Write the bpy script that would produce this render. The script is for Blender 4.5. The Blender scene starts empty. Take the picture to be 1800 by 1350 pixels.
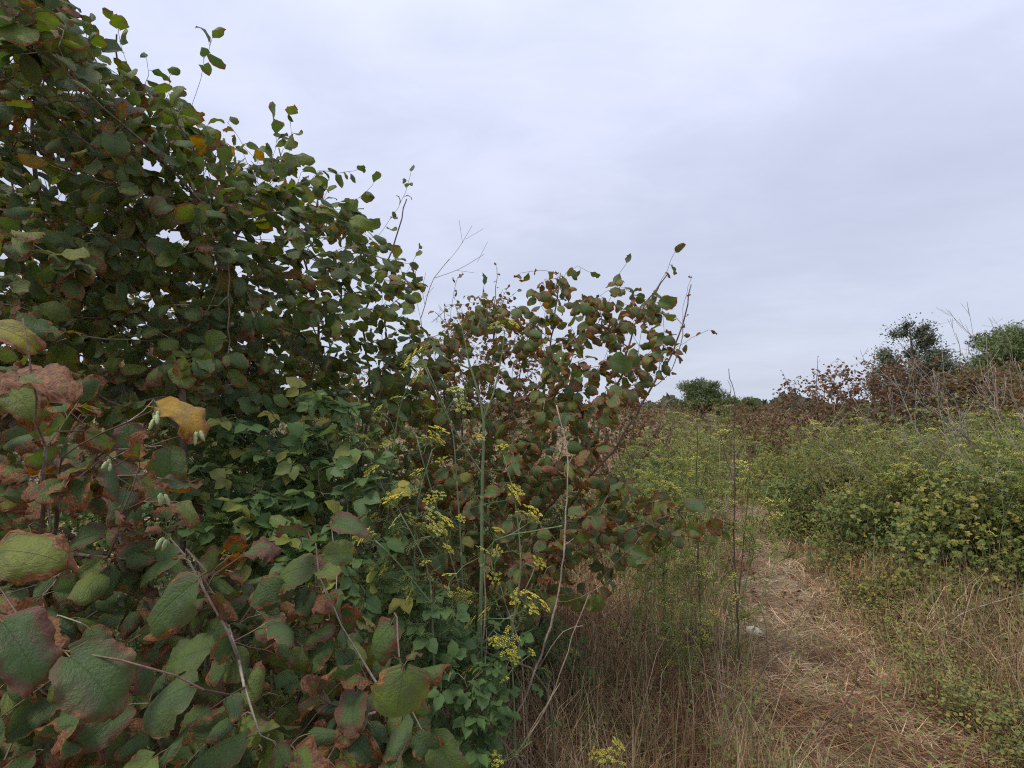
import bpy, math
import numpy as np
from mathutils import Matrix

# ------------------------------------------------------------------ camera, sky, sun, exposure
S = bpy.context.scene
COL = S.collection
CAM_Z = 1.6
PITCH = math.atan(35 / 900.0)
cam_data = bpy.data.cameras.new('camera')
cam_data.sensor_width = 36.0
cam_data.lens = 18.0
cam_data.clip_start = 0.02
cam_data.clip_end = 3000
cam = bpy.data.objects.new('camera', cam_data)
COL.objects.link(cam)
cam.location = (0, 0, CAM_Z)
cam.rotation_euler = (math.pi / 2 + PITCH, 0, 0)
S.camera = cam

SUN_ELEV, SUN_AZ = math.radians(58), math.radians(235)     # soft brightness behind the camera, a little to the left
W = bpy.data.worlds.new('World')
S.world = W
W.use_nodes = True


class NT:
    """small helper round a node tree"""
    def __init__(s, tree):
        s.t = tree; s.n = tree.nodes; s.l = tree.links
    def new(s, kind, **kw):
        nd = s.n.new(kind)
        for k, v in kw.items():
            setattr(nd, k, v)
        return nd
    def put(s, sock, val):
        if isinstance(val, bpy.types.NodeSocket):
            s.l.new(val, sock)
        elif isinstance(val, (tuple, list)) and len(val) == 3 and sock.type == 'RGBA':
            sock.default_value = (*val, 1)
        else:
            sock.default_value = val
    def m(s, op, a, b=0.0, c=None, clamp=False):
        nd = s.new('ShaderNodeMath', operation=op, use_clamp=clamp)
        s.put(nd.inputs[0], a); s.put(nd.inputs[1], b)
        if c is not None: s.put(nd.inputs[2], c)
        return nd.outputs[0]
    def ss(s, x, a, b):                       # smooth ramp of x from a to b
        nd = s.new('ShaderNodeMapRange', interpolation_type='SMOOTHSTEP')
        s.put(nd.inputs['Value'], x); s.put(nd.inputs['From Min'], a); s.put(nd.inputs['From Max'], b)
        return nd.outputs[0]
    def lin(s, x, a, b, c, d):
        nd = s.new('ShaderNodeMapRange')
        for k, v in (('Value', x), ('From Min', a), ('From Max', b), ('To Min', c), ('To Max', d)): s.put(nd.inputs[k], v)
        return nd.outputs[0]
    def mix(s, f, a, b, blend='MIX'):
        nd = s.new('ShaderNodeMix', data_type='RGBA', blend_type=blend)
        s.put(nd.inputs[0], f); s.put(nd.inputs[6], a); s.put(nd.inputs[7], b)
        return nd.outputs[2]
    def ramp(s, x, stops):
        nd = s.new('ShaderNodeValToRGB')
        e = nd.color_ramp.elements
        while len(e) < len(stops): e.new(0.5)
        for i, (p, c) in enumerate(stops):
            e[i].position = p; e[i].color = (*c, 1)
        s.put(nd.inputs[0], x)
        return nd.outputs[0]
    def noise(s, vec, scale, detail=3, rough=0.5, dist=0.0, dims='3D'):
        nd = s.new('ShaderNodeTexNoise', noise_dimensions=dims)
        if vec is not None: s.put(nd.inputs['Vector'], vec)
        nd.inputs['Scale'].default_value = scale; nd.inputs['Detail'].default_value = detail
        nd.inputs['Roughness'].default_value = rough; nd.inputs['Distortion'].default_value = dist
        return nd.outputs[0]
    def attr(s, name):
        return s.new('ShaderNodeAttribute', attribute_name=name).outputs['Vector']
    def sep(s, v):
        nd = s.new('ShaderNodeSeparateXYZ'); s.put(nd.inputs[0], v); return nd.outputs
    def comb(s, x, y, z):
        nd = s.new('ShaderNodeCombineXYZ')
        for i, v in enumerate((x, y, z)): s.put(nd.inputs[i], v)
        return nd.outputs[0]
    def vm(s, op, a, b=None, scale=None):
        nd = s.new('ShaderNodeVectorMath', operation=op)
        s.put(nd.inputs[0], a)
        if b is not None: s.put(nd.inputs[1], b)
        if scale is not None: s.put(nd.inputs['Scale'], scale)
        return nd.outputs[0]


w = NT(W.node_tree)
W.node_tree.nodes.clear()
sky = w.new('ShaderNodeTexSky', sky_type='NISHITA', sun_disc=False, sun_elevation=SUN_ELEV, sun_rotation=SUN_AZ)
sky.air_density = 1.2; sky.dust_density = 2.0
dirv = w.new('ShaderNodeTexCoord').outputs['Generated']
dx, dy, dz = w.sep(dirv)
zc = w.m('MAXIMUM', dz, 0.0)
den = w.m('ADD', zc, 0.16)
# cloud deck seen in perspective: direction divided by height
cvec = w.comb(w.m('DIVIDE', dx, den), w.m('DIVIDE', dy, den), w.m('MULTIPLY', dz, 0.6))
n1 = w.noise(cvec, 0.9, 6, 0.52, 0.25)
n2 = w.noise(w.vm('ADD', cvec, (7.3, 2.1, 0)), 0.34, 3, 0.5, 0.2)
n3 = w.noise(w.vm('MULTIPLY', w.vm('ADD', cvec, (3.1, 9.2, 0)), (1.0, 1.7, 1.0)), 2.6, 7, 0.6, 0.5)
nn = w.m('ADD', w.m('ADD', w.m('MULTIPLY', n1, 0.5), w.m('MULTIPLY', n2, 0.34)), w.m('MULTIPLY', n3, 0.16))
cloud = w.ramp(w.ss(nn, 0.36, 0.63), [(0.0, (0.405, 0.430, 0.560)), (0.5, (0.448, 0.480, 0.606)), (1.0, (0.525, 0.552, 0.682))])
# paler and greyer towards the horizon, brighter overhead as under any overcast
low = w.ss(dz, 0.42, 0.02)
cloud = w.mix(w.m('MULTIPLY', low, 0.62), cloud, (0.430, 0.468, 0.560))
cvl = w.comb(w.m('MULTIPLY', dx, 2.2), w.m('MULTIPLY', dy, 2.2), w.m('MULTIPLY', dz, 17.0))
band = w.ss(w.noise(cvl, 1.0, 5, 0.55, 0.2), 0.40, 0.66)
cloud = w.mix(w.m('MULTIPLY', w.m('MULTIPLY', band, low), 0.38), cloud, (0.345, 0.38, 0.47))
zen = w.lin(dz, 0.35, 1.0, 1.0, 1.45)
cloud = w.vm('SCALE', cloud, scale=zen)
bgc = w.new('ShaderNodeBackground'); w.put(bgc.inputs[0], cloud); bgc.inputs[1].default_value = 0.82
bgs = w.new('ShaderNodeBackground'); w.put(bgs.inputs[0], sky.outputs[0]); bgs.inputs[1].default_value = 0.09
mx = w.new('ShaderNodeMixShader'); mx.inputs[0].default_value = 0.93
w.l.new(bgs.outputs[0], mx.inputs[1]); w.l.new(bgc.outputs[0], mx.inputs[2])
wo = w.new('ShaderNodeOutputWorld'); w.l.new(mx.outputs[0], wo.inputs[0])

sd = bpy.data.lights.new('sun', 'SUN')
sd.energy = 1.5; sd.angle = math.radians(14); sd.color = (1.0, 0.93, 0.80)
sun = bpy.data.objects.new('sun', sd); COL.objects.link(sun)
sun.rotation_euler = (math.pi / 2 - SUN_ELEV, 0, math.pi - SUN_AZ)
S.view_settings.view_transform = 'Standard'
S.view_settings.look = 'None'
S.view_settings.exposure = 0.85
S.view_settings.gamma = 1.0
S.cycles.use_denoising = False
S.cycles.pixel_filter_type = 'BLACKMAN_HARRIS'
S.cycles.filter_width = 1.15
S.cycles.max_bounces = 6
S.cycles.diffuse_bounces = 2
S.cycles.transmission_bounces = 4

# ------------------------------------------------------------------ helpers
cP, sP = math.cos(PITCH), math.sin(PITCH)


def at(px, py, d):
    """world point at pixel (px, py) of the 1800x1350 photograph, d metres ahead of the camera"""
    x = (px - 900) / 900.0; y = -(py - 675) / 900.0
    f = cP - y * sP; u = y * cP + sP
    k = d / f
    return np.array([x * k, d, CAM_Z + u * k])


def gz(x, y):
    return 0.05 * np.sin(x * 0.9 + 0.4) * np.cos(y * 0.55) + 0.03 * np.sin(x * 2.3 + y * 1.7)


def nrm(v):
    v = np.asarray(v, float)
    return v / (np.linalg.norm(v) + 1e-12)


class Acc:
    """collects geometry; point attributes col (colour), lp (leaf place), lr (leaf kind)"""
    def __init__(s):
        s.V = []; s.Q = []; s.T = []; s.C = []; s.P = []; s.R = []; s.n = 0
    def add(s, V, Q=None, T=None, C=None, P=None, R=None):
        V = np.asarray(V, float); k = len(V)
        s.V.append(V)
        if Q is not None and len(Q): s.Q.append(np.asarray(Q) + s.n)
        if T is not None and len(T): s.T.append(np.asarray(T) + s.n)
        for L, A in ((s.C, C), (s.P, P), (s.R, R)):
            if A is None: A = (0.5, 0.5, 0.5)
            A = np.asarray(A, float)
            L.append(np.broadcast_to(A, (k, 3)) if A.ndim == 1 else A)
        s.n += k
        return s
    def many(s, tpl, M, O, C=None, R=None):
        """place template many times: M (k,3,3) columns are axes, O (k,3) origins, C (k,3) colour multipliers, R (k,3)"""
        k = len(M)
        if not k: return
        V = np.einsum('kij,nj->kni', M, tpl['V']) + O[:, None, :]
        n = len(tpl['V'])
        off = (np.arange(k) * n)[:, None, None]
        Q = (tpl['Q'][None] + off).reshape(-1, 4) if len(tpl['Q']) else None
        T = (tpl['T'][None] + off).reshape(-1, 3) if len(tpl['T']) else None
        Cc = np.broadcast_to(tpl['C'][None], (k, n, 3))
        if C is not None: Cc = Cc * C[:, None, :]
        P = np.broadcast_to(tpl['P'][None], (k, n, 3)).reshape(-1, 3)
        Rr = np.repeat(R, n, axis=0) if R is not None else None
        s.add(V.reshape(-1, 3), Q, T, Cc.reshape(-1, 3), P, Rr)
    def tpl(s):
        cat = lambda L, w: np.concatenate(L) if L else np.zeros((0, w), int)
        return dict(V=np.concatenate(s.V), Q=cat(s.Q, 4), T=cat(s.T, 3), C=np.concatenate(s.C), P=np.concatenate(s.P))
    def mesh(s, name, mat, smooth=True):
        V = np.concatenate(s.V)
        Q = np.concatenate(s.Q) if s.Q else np.zeros((0, 4), int)
        T = np.concatenate(s.T) if s.T else np.zeros((0, 3), int)
        me = bpy.data.meshes.new(name)
        me.vertices.add(len(V)); me.vertices.foreach_set('co', V.ravel().astype(np.float32))
        idx = np.concatenate([Q.ravel(), T.ravel()]).astype(np.int32)
        me.loops.add(len(idx)); me.loops.foreach_set('vertex_index', idx)
        st = np.concatenate([np.arange(len(Q)) * 4, len(Q) * 4 + np.arange(len(T)) * 3]).astype(np.int32)
        me.polygons.add(len(st)); me.polygons.foreach_set('loop_start', st)
        if smooth: me.polygons.foreach_set('use_smooth', np.ones(len(st), bool))
        me.update(calc_edges=True)
        for nm, L in (('col', s.C), ('lp', s.P), ('lr', s.R)):
            a = me.attributes.new(nm, 'FLOAT_VECTOR', 'POINT')
            a.data.foreach_set('vector', np.concatenate(L).ravel().astype(np.float32))
        me.materials.append(mat)
        return me


def link(name, data, parent=None, loc=None, kind=None):
    o = bpy.data.objects.new(name, data)
    COL.objects.link(o)
    if parent is not None: o.parent = parent
    if loc is not None: o.location = tuple(loc)
    if kind: o['kind'] = kind
    return o


def part(acc, name, mat, parent, base, kind=None, smooth=True):
    """acc holds world coordinates; the part is a child of the thing whose origin is base"""
    if not acc.n: return None
    me = acc.mesh(name, mat, smooth)
    if base is not None: me.transform(Matrix.Translation([-float(b) for b in base]))
    return link(name, me, parent, (0, 0, 0), kind)


def thing(name, label, cat, base, group=None):
    o = link(name, None, None, base)
    o['label'] = label; o['category'] = cat
    if group: o['group'] = group
    return o


def tube(acc, pts, rad, sides=5, col=(0.3, 0.3, 0.3), cap=True):
    pts = np.asarray(pts, float); n = len(pts)
    rad = np.broadcast_to(np.asarray(rad, float), (n,))
    d = np.gradient(pts, axis=0); d /= np.linalg.norm(d, axis=1)[:, None] + 1e-9
    ref = np.array([0.3, 1.0, 0.1]) if abs(nrm(d.mean(0))[2]) > 0.6 else np.array([0.05, 0.1, 1.0])
    a = np.cross(d, ref); a /= np.linalg.norm(a, axis=1)[:, None] + 1e-9
    b = np.cross(d, a)
    th = np.arange(sides) * 2 * math.pi / sides
    V = pts[:, None, :] + rad[:, None, None] * (np.cos(th)[None, :, None] * a[:, None, :] + np.sin(th)[None, :, None] * b[:, None, :])
    V = V.reshape(-1, 3)
    i, j = np.meshgrid(np.arange(n - 1), np.arange(sides), indexing='ij')
    j2 = (j + 1) % sides
    Q = np.stack([i * sides + j, i * sides + j2, (i + 1) * sides + j2, (i + 1) * sides + j], -1).reshape(-1, 4)
    T = []
    if cap:
        V = np.vstack([V, pts[-1]]); k = len(V) - 1
        T = [[(n - 1) * sides + q, (n - 1) * sides + (q + 1) % sides, k] for q in range(sides)]
    c = np.asarray(col, float)
    if c.ndim == 2:
        c = np.repeat(c, sides, axis=0)
        if cap: c = np.vstack([c, c[-1]])
    acc.add(V, Q, np.array(T) if len(T) else None, c)


def spline(P, step=0.04):
    """Catmull-Rom through the points, evenly stepped"""
    P = np.asarray(P, float)
    if len(P) == 2:
        k = max(2, int(np.linalg.norm(P[1] - P[0]) / step) + 1)
        return P[0] + (P[1] - P[0]) * np.linspace(0, 1, k)[:, None]
    E = np.vstack([2 * P[0] - P[1], P, 2 * P[-1] - P[-2]])
    out = [P[0]]
    for i in range(1, len(E) - 2):
        k = max(1, int(np.linalg.norm(E[i + 1] - E[i]) / step))
        for t in np.linspace(0, 1, k + 1)[1:]:
            t2, t3 = t * t, t * t * t
            out.append(0.5 * (2 * E[i] + (E[i + 1] - E[i - 1]) * t + (2 * E[i - 1] - 5 * E[i] + 4 * E[i + 1] - E[i + 2]) * t2 + (-E[i - 1] + 3 * E[i] - 3 * E[i + 1] + E[i + 2]) * t3))
    return np.array(out)


def inpoly(px, py, poly):
    poly = np.asarray(poly, float)
    x0, y0 = poly[:, 0], poly[:, 1]; x1, y1 = np.roll(x0, -1), np.roll(y0, -1)
    px = np.asarray(px)[:, None]; py = np.asarray(py)[:, None]
    c = ((y0 > py) != (y1 > py)) & (px < (x1 - x0) * (py - y0) / (y1 - y0 + 1e-9) + x0)
    return c.sum(1) % 2 == 1


def fill(poly, n, dfun, thick, rng):
    """n points through the volume whose outline is poly and whose middle depth is dfun(px, py)"""
    poly = np.asarray(poly, float); lo, hi = poly.min(0), poly.max(0)
    out = []
    while len(out) < n:
        q = rng.uniform(lo, hi, (n * 3, 2))
        q = q[inpoly(q[:, 0], q[:, 1], poly)]
        for x, y in q[:n - len(out)]:
            d = dfun(x, y) + rng.uniform(-1, 1) * thick
            out.append(at(x, y, max(0.45, d)))
    return np.array(out)


# ------------------------------------------------------------------ materials
def material(name):
    m = bpy.data.materials.new(name); m.use_nodes = True
    m.node_tree.nodes.clear()
    return m, NT(m.node_tree)


def finish(m, t, col, rough, trans=0.0, tcol=None, bump=None, bstr=0.3, bdist=0.002, spec=0.3):
    p = t.new('ShaderNodeBsdfPrincipled')
    t.put(p.inputs['Base Color'], col); t.put(p.inputs['Roughness'], rough); t.put(p.inputs['Specular IOR Level'], spec)
    if bump is not None:
        b = t.new('ShaderNodeBump'); b.inputs['Strength'].default_value = bstr; b.inputs['Distance'].default_value = bdist
        t.put(b.inputs['Height'], bump); t.l.new(b.outputs[0], p.inputs['Normal'])
    out = p.outputs[0]
    if trans:
        tr = t.new('ShaderNodeBsdfTranslucent'); t.put(tr.inputs[0], tcol if tcol is not None else col)
        if bump is not None: t.l.new(b.outputs[0], tr.inputs['Normal'])
        mx = t.new('ShaderNodeMixShader'); t.put(mx.inputs[0], trans)
        t.l.new(out, mx.inputs[1]); t.l.new(tr.outputs[0], mx.inputs[2]); out = mx.outputs[0]
    o = t.new('ShaderNodeOutputMaterial'); t.l.new(out, o.inputs[0])
    return m


def hazel_leaf_material():
    m, t = material('hazel_leaf')
    u, v, e = t.sep(t.attr('lp')); br, hue, pu = t.sep(t.attr('lr'))
    au = t.m('ABSOLUTE', u)
    seed = t.m('ADD', t.m('MULTIPLY', hue, 31.7), t.m('MULTIPLY', br, 57.3))
    q = t.comb(u, t.m('MULTIPLY', v, 2.0), seed)
    nA = t.noise(q, 1.6, 4, 0.6); nB = t.noise(q, 6.5, 4, 0.65); nC = t.noise(q, 22, 2, 0.6)
    green = t.ramp(hue, [(0.0, (0.062, 0.108, 0.034)), (0.35, (0.100, 0.160, 0.044)), (0.62, (0.150, 0.205, 0.040)), (0.82, (0.155, 0.20, 0.034)), (0.93, (0.27, 0.24, 0.03)), (1.0, (0.44, 0.235, 0.022))])
    green = t.mix(t.ss(nA, 0.4, 0.7), green, t.mix(0.5, green, (0.07, 0.095, 0.06)))
    green = t.mix(t.m('MULTIPLY', t.ss(nC, 0.5, 0.75), 0.35), green, (0.13, 0.13, 0.085))
    # purple flush, strongest to the margin
    pm = t.m('MULTIPLY', pu, t.ss(t.m('ADD', e, t.m('MULTIPLY', t.m('SUBTRACT', nA, 0.5), 1.6)), 0.15, 0.75), clamp=True)
    purple = t.mix(nB, (0.095, 0.036, 0.032), (0.20, 0.095, 0.070))
    c = t.mix(pm, green, purple)
    # dry rusty margin
    edge = t.m('ADD', e, t.m('ADD', t.m('MULTIPLY', t.m('SUBTRACT', nA, 0.5), 2.3), t.m('ADD', t.m('MULTIPLY', t.m('SUBTRACT', nB, 0.5), 0.7), t.m('MULTIPLY', t.m('SUBTRACT', v, 0.55), 0.45))))
    thr = t.m('SUBTRACT', 1.16, t.m('MULTIPLY', br, 1.15))
    dry = t.ss(edge, thr, t.m('ADD', thr, 0.10))
    halo = t.ss(edge, t.m('SUBTRACT', thr, 0.2), thr)
    c = t.mix(t.m('MULTIPLY', halo, 0.45), c, (0.13, 0.10, 0.035))
    rust = t.ramp(nB, [(0.3, (0.085, 0.036, 0.022)), (0.45, (0.185, 0.078, 0.036)), (0.58, (0.33, 0.150, 0.055)), (0.78, (0.44, 0.25, 0.12))])
    rust = t.mix(t.ss(br, 0.8, 1.0), rust, t.mix(t.ss(nB, .3, .7), (0.10, 0.045, 0.025), (0.34, 0.16, 0.075)))
    rust = t.mix(t.m('MULTIPLY', pu, 0.75, clamp=True), rust, t.mix(nB, (0.06, 0.028, 0.024), (0.14, 0.065, 0.05)))
    c = t.mix(dry, c, rust)
    # ribs
    ph = t.m('SUBTRACT', t.m('MULTIPLY', v, 7.0), t.m('ADD', t.m('MULTIPLY', au, 2.2), t.m('MULTIPLY', nA, 1.2)))
    fr = t.m('ABSOLUTE', t.m('SUBTRACT', t.m('FRACT', ph), 0.5))
    lat = t.ss(fr, 0.075, 0.0)
    mid = t.ss(au, 0.035, 0.0)
    vein = t.m('MAXIMUM', t.m('MULTIPLY', lat, 0.7), mid)
    c = t.mix(t.m('MULTIPLY', vein, 0.17), c, t.mix(0.5, c, (0.30, 0.30, 0.14)))
    back = t.new('ShaderNodeNewGeometry').outputs['Backfacing']
    c2 = t.mix(t.m('MULTIPLY', back, 0.35), c, (0.12, 0.14, 0.085))
    pil = t.m('ABSOLUTE', t.m('SUBTRACT', fr, 0.25))
    h = t.m('ADD', t.m('MULTIPLY', t.m('SUBTRACT', 0.25, pil), 0.35), t.m('ADD', t.m('MULTIPLY', mid, -0.8), t.m('ADD', t.m('MULTIPLY', nC, 0.5), t.m('MULTIPLY', nB, 2.2))))
    hs = t.new('ShaderNodeHueSaturation'); hs.inputs['Saturation'].default_value = 1.25; hs.inputs['Value'].default_value = 1.5
    t.put(hs.inputs['Color'], c)
    return finish(m, t, c2, t.lin(nB, 0.3, 0.7, 0.38, 0.58), 0.31, hs.outputs[0], h, 0.7, 0.0022, 0.36)


def bramble_leaf_material():
    m, t = material('bramble_leaf')
    u, v, e = t.sep(t.attr('lp')); br, hue, pu = t.sep(t.attr('lr'))
    au = t.m('ABSOLUTE', u)
    q = t.comb(u, t.m('MULTIPLY', v, 2.0), t.m('MULTIPLY', hue, 43.0))
    nA = t.noise(q, 2.0, 4, 0.6); nB = t.noise(q, 9, 3, 0.6)
    green = t.ramp(hue, [(0.0, (0.062, 0.125, 0.045)), (0.4, (0.105, 0.185, 0.055)), (0.7, (0.20, 0.23, 0.055)), (0.86, (0.27, 0.27, 0.055)), (1.0, (0.42, 0.33, 0.06))])
    green = t.mix(t.ss(nA, 0.35, 0.7), green, t.mix(0.35, green, (0.12, 0.17, 0.08)))
    thr = t.m('SUBTRACT', 1.15, br)
    dry = t.ss(t.m('ADD', e, t.m('SUBTRACT', nA, 0.5)), thr, t.m('ADD', thr, 0.12))
    c = t.mix(dry, green, t.mix(nB, (0.13, 0.06, 0.03), (0.27, 0.14, 0.06)))
    ph = t.m('SUBTRACT', t.m('MULTIPLY', v, 7.0), t.m('MULTIPLY', au, 2.8))
    fr = t.m('ABSOLUTE', t.m('SUBTRACT', t.m('FRACT', ph), 0.5))
    vein = t.m('MAXIMUM', t.m('MULTIPLY', t.ss(fr, 0.09, 0.0), 0.6), t.ss(au, 0.05, 0.0))
    c = t.mix(t.m('MULTIPLY', vein, 0.25), c, (0.02, 0.05, 0.02))
    back = t.new('ShaderNodeNewGeometry').outputs['Backfacing']
    c2 = t.mix(t.m('MULTIPLY', back, 0.45), c, (0.19, 0.23, 0.15))
    h = t.m('ADD', t.m('MULTIPLY', fr, 1.0), t.m('MULTIPLY', nB, 0.5))
    return finish(m, t, c2, 0.5, 0.33, t.mix(0.3, c, (0.20, 0.32, 0.05)), h, 0.5, 0.0012, 0.3)


def coloured(name, rough=0.7, trans=0.0, nscale=60, amp=0.35, bump=0.25, spec=0.25):
    """colour from the point attribute col, broken up by fine grain"""
    m, t = material(name)
    c = t.attr('col')
    pos = t.new('ShaderNodeTexCoord').outputs['Object']
    n = t.noise(pos, nscale, 4, 0.6); n2 = t.noise(pos, nscale * 0.11, 3, 0.5)
    f = t.m('MULTIPLY', t.lin(n, 0.25, 0.75, 1 - amp, 1 + amp), t.lin(n2, 0.3, 0.7, 0.85, 1.15))
    cc = t.vm('SCALE', c, scale=f)
    return finish(m, t, cc, rough, trans, None, n if bump else None, bump, 0.003, spec)


def bark_material():
    m, t = material('hazel_bark')
    c = t.attr('col')
    pos = t.new('ShaderNodeTexCoord').outputs['Object']
    n = t.noise(t.vm('MULTIPLY', pos, (1, 1, 0.5)), 90, 5, 0.65); n2 = t.noise(pos, 22, 4, 0.6); n3 = t.noise(pos, 150, 2, 0.5)
    cc = t.vm('SCALE', c, scale=t.lin(n, 0.25, 0.75, 0.55, 1.4))
    cc = t.mix(t.m('MULTIPLY', t.ss(n2, 0.56, 0.66), 0.55), cc, (0.27, 0.27, 0.23))
    cc = t.mix(t.m('MULTIPLY', t.ss(n3, 0.64, 0.7), 0.6), cc, (0.38, 0.34, 0.27))
    return finish(m, t, cc, 0.85, 0, None, t.m('ADD', n, n3), 0.6, 0.004, 0.2)


M_HAZEL = hazel_leaf_material()
M_BRAMBLE = bramble_leaf_material()
M_BARK = bark_material()
M_TWIG = coloured('twig_bark', 0.8, 0, 120, 0.35, 0.3)
M_FENNEL = coloured('fennel_stem', 0.5, 0.05, 80, 0.18, 0.1, 0.35)
M_FLOWER = coloured('fennel_flower', 0.7, 0.25, 300, 0.2, 0)
M_GRASS = coloured('dry_grass', 0.65, 0.28, 25, 0.3, 0, 0.25)
M_FOLIAGE = coloured('far_foliage', 0.6, 0.22, 3, 0.3, 0, 0.25)


def ground_material():
    m, t = material('dry_soil')
    pos = t.new('ShaderNodeTexCoord').outputs['Object']
    a = t.noise(pos, 0.8, 5, 0.6); b = t.noise(pos, 9, 5, 0.65); c = t.noise(pos, 70, 4, 0.7)
    st = t.noise(t.vm('MULTIPLY', pos, (60, 9, 10)), 1.5, 3, 0.6, 1.2)
    col = t.ramp(b, [(0.3, (0.13, 0.088, 0.056)), (0.5, (0.27, 0.20, 0.130)), (0.7, (0.43, 0.34, 0.235))])
    col = t.mix(t.ss(a, 0.45, 0.65), col, t.mix(0.5, col, (0.14, 0.12, 0.06)))
    col = t.mix(t.m('MULTIPLY', t.ss(st, 0.52, 0.66), 0.6), col, (0.38, 0.28, 0.18))
    col = t.vm('SCALE', col, scale=t.lin(c, 0.25, 0.75, 0.6, 1.35))
    return finish(m, t, col, 0.95, 0, None, t.m('ADD', c, t.m('MULTIPLY', st, 0.7)), 0.8, 0.02, 0.1)


M_GROUND = ground_material()


# ------------------------------------------------------------------ leaf shapes
def hazel_leaf(rng, nv=8, nu=6, br=0.3, curl=None, ser=0.05, fold=None, bend=None):
    """a unit-long hazel leaf: base at the origin, tip along +Y, upper face +Z. Round, toothed, ruffled, margins turned down."""
    curl = rng.uniform(0.3, 2.3) if curl is None else curl
    bend = rng.uniform(0.1, 2.0) if bend is None else bend
    fold = rng.uniform(-0.15, 0.75) if fold is None else fold
    curl += br * 0.9 * rng.uniform(0.3, 1); bend += br * rng.uniform(0, 1.2)
    vv = np.linspace(0, 1, nv + 1) ** 0.92
    prof = np.interp(vv, [0, .04, .12, .28, .48, .66, .80, .90, .96, 1], [0.10, .52, .74, .94, 1, .93, .74, .47, .22, 0.01])
    uu = np.linspace(-1, 1, nu + 1)
    uu = np.sign(uu) * np.abs(uu) ** 0.85
    half = 0.43 * rng.uniform(0.78, 1.12)
    Vg, Uu = np.meshgrid(vv, uu, indexing='ij')
    wd = half * prof[:, None] * np.ones_like(Uu)
    tooth = 1 + ser * np.where(np.arange(nv + 1) % 2 == 0, 1, -1)[:, None] * (np.abs(Uu) > 0.99)
    tooth = tooth + (np.abs(Uu) > 0.99) * rng.normal(0, ser * 0.5 * (1 + br), Uu.shape)
    wob = 1 + 0.07 * np.sin(Vg * 7 + rng.uniform(0, 6) + Uu * 2) + 0.05 * np.sin(Vg * 15 + rng.uniform(0, 6) - Uu * 3)
    bite = rng.uniform(0.1, 0.95); bs = rng.choice([-1, 1]); bw = rng.uniform(.04, .10)
    wob = wob * (1 - br * rng.uniform(0, .4) * np.exp(-((Vg - bite) / bw) ** 2) * (np.sign(Uu) == bs))
    x = Uu * wd * tooth * wob
    y = Vg - 0.10 * (np.abs(Uu) ** 2) * (1 - Vg) ** 3 * 1.0
    y = y + 0.03 * np.abs(Uu) * prof[:, None]
    e = 1 - (1 - np.abs(Uu) ** 1.6) * (1 - np.clip((Vg - 0.42) / 0.58, 0, 1) ** 2.2)
    # margins rolled down, unequal sides
    z = fold * np.abs(x)
    for sgn in (-1, 1):
        k = curl * rng.uniform(0.5, 1.5) / half * 0.8 * (0.5 + 0.8 * Vg)
        msk = (np.sign(Uu) == sgn)
        xs = np.sin(np.clip(k * np.abs(x), 0, 2.6)) / k
        zs = -(1 - np.cos(np.clip(k * np.abs(x), 0, 2.6))) / k
        x = np.where(msk, sgn * xs, x); z = np.where(msk, z + zs, z)
    ph = rng.uniform(0, 6.28, 4)
    ruf = (0.026 + 0.045 * br) * rng.uniform(0.6, 1.6)
    z = z + ruf * e ** 2 * (np.sin(Vg * 13 + ph[0] + 2 * np.sign(Uu)) + 0.6 * np.sin(Vg * 27 + ph[1])) + 0.03 * np.sin(Vg * 5 + ph[2]) * Uu
    fine = min(1.0, 8.0 / nv)
    z = z + rng.normal(0, (0.006 + 0.022 * br) * fine, z.shape) * e
    x = x + rng.normal(0, 0.022 * br * fine, z.shape) * e
    # bend along the length, tighter at the tip
    ang = bend * (0.35 * y + 0.65 * np.clip(y, 0, 1) ** 3)
    yy = np.linspace(-0.15, 1.1, 60); a2 = bend * (0.35 * yy + 0.65 * np.clip(yy, 0, 1) ** 3)
    cy = np.concatenate([[0], np.cumsum(np.cos(a2[:-1]) * np.diff(yy))]); cz = np.concatenate([[0], np.cumsum(-np.sin(a2[:-1]) * np.diff(yy))])
    y0 = np.interp(0, yy, cy); z0 = np.interp(0, yy, cz)
    Y = np.interp(y, yy, cy) - y0 + np.sin(ang) * z; Z = np.interp(y, yy, cz) - z0 + np.cos(ang) * z
    tw = rng.normal(0, 0.45) * Vg
    X2 = x * np.cos(tw) + Z * np.sin(tw); Z2 = -x * np.sin(tw) + Z * np.cos(tw)
    V = np.stack([X2, Y, Z2], -1).reshape(-1, 3)
    i, j = np.meshgrid(np.arange(nv), np.arange(nu), indexing='ij')
    Q = np.stack([i * (nu + 1) + j, i * (nu + 1) + j + 1, (i + 1) * (nu + 1) + j + 1, (i + 1) * (nu + 1) + j], -1).reshape(-1, 4)
    P = np.stack([Uu, Vg, e], -1).reshape(-1, 3)
    return dict(V=V, Q=Q, T=np.zeros((0, 3), int), C=np.full((len(V), 3), .5), P=P)


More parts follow.
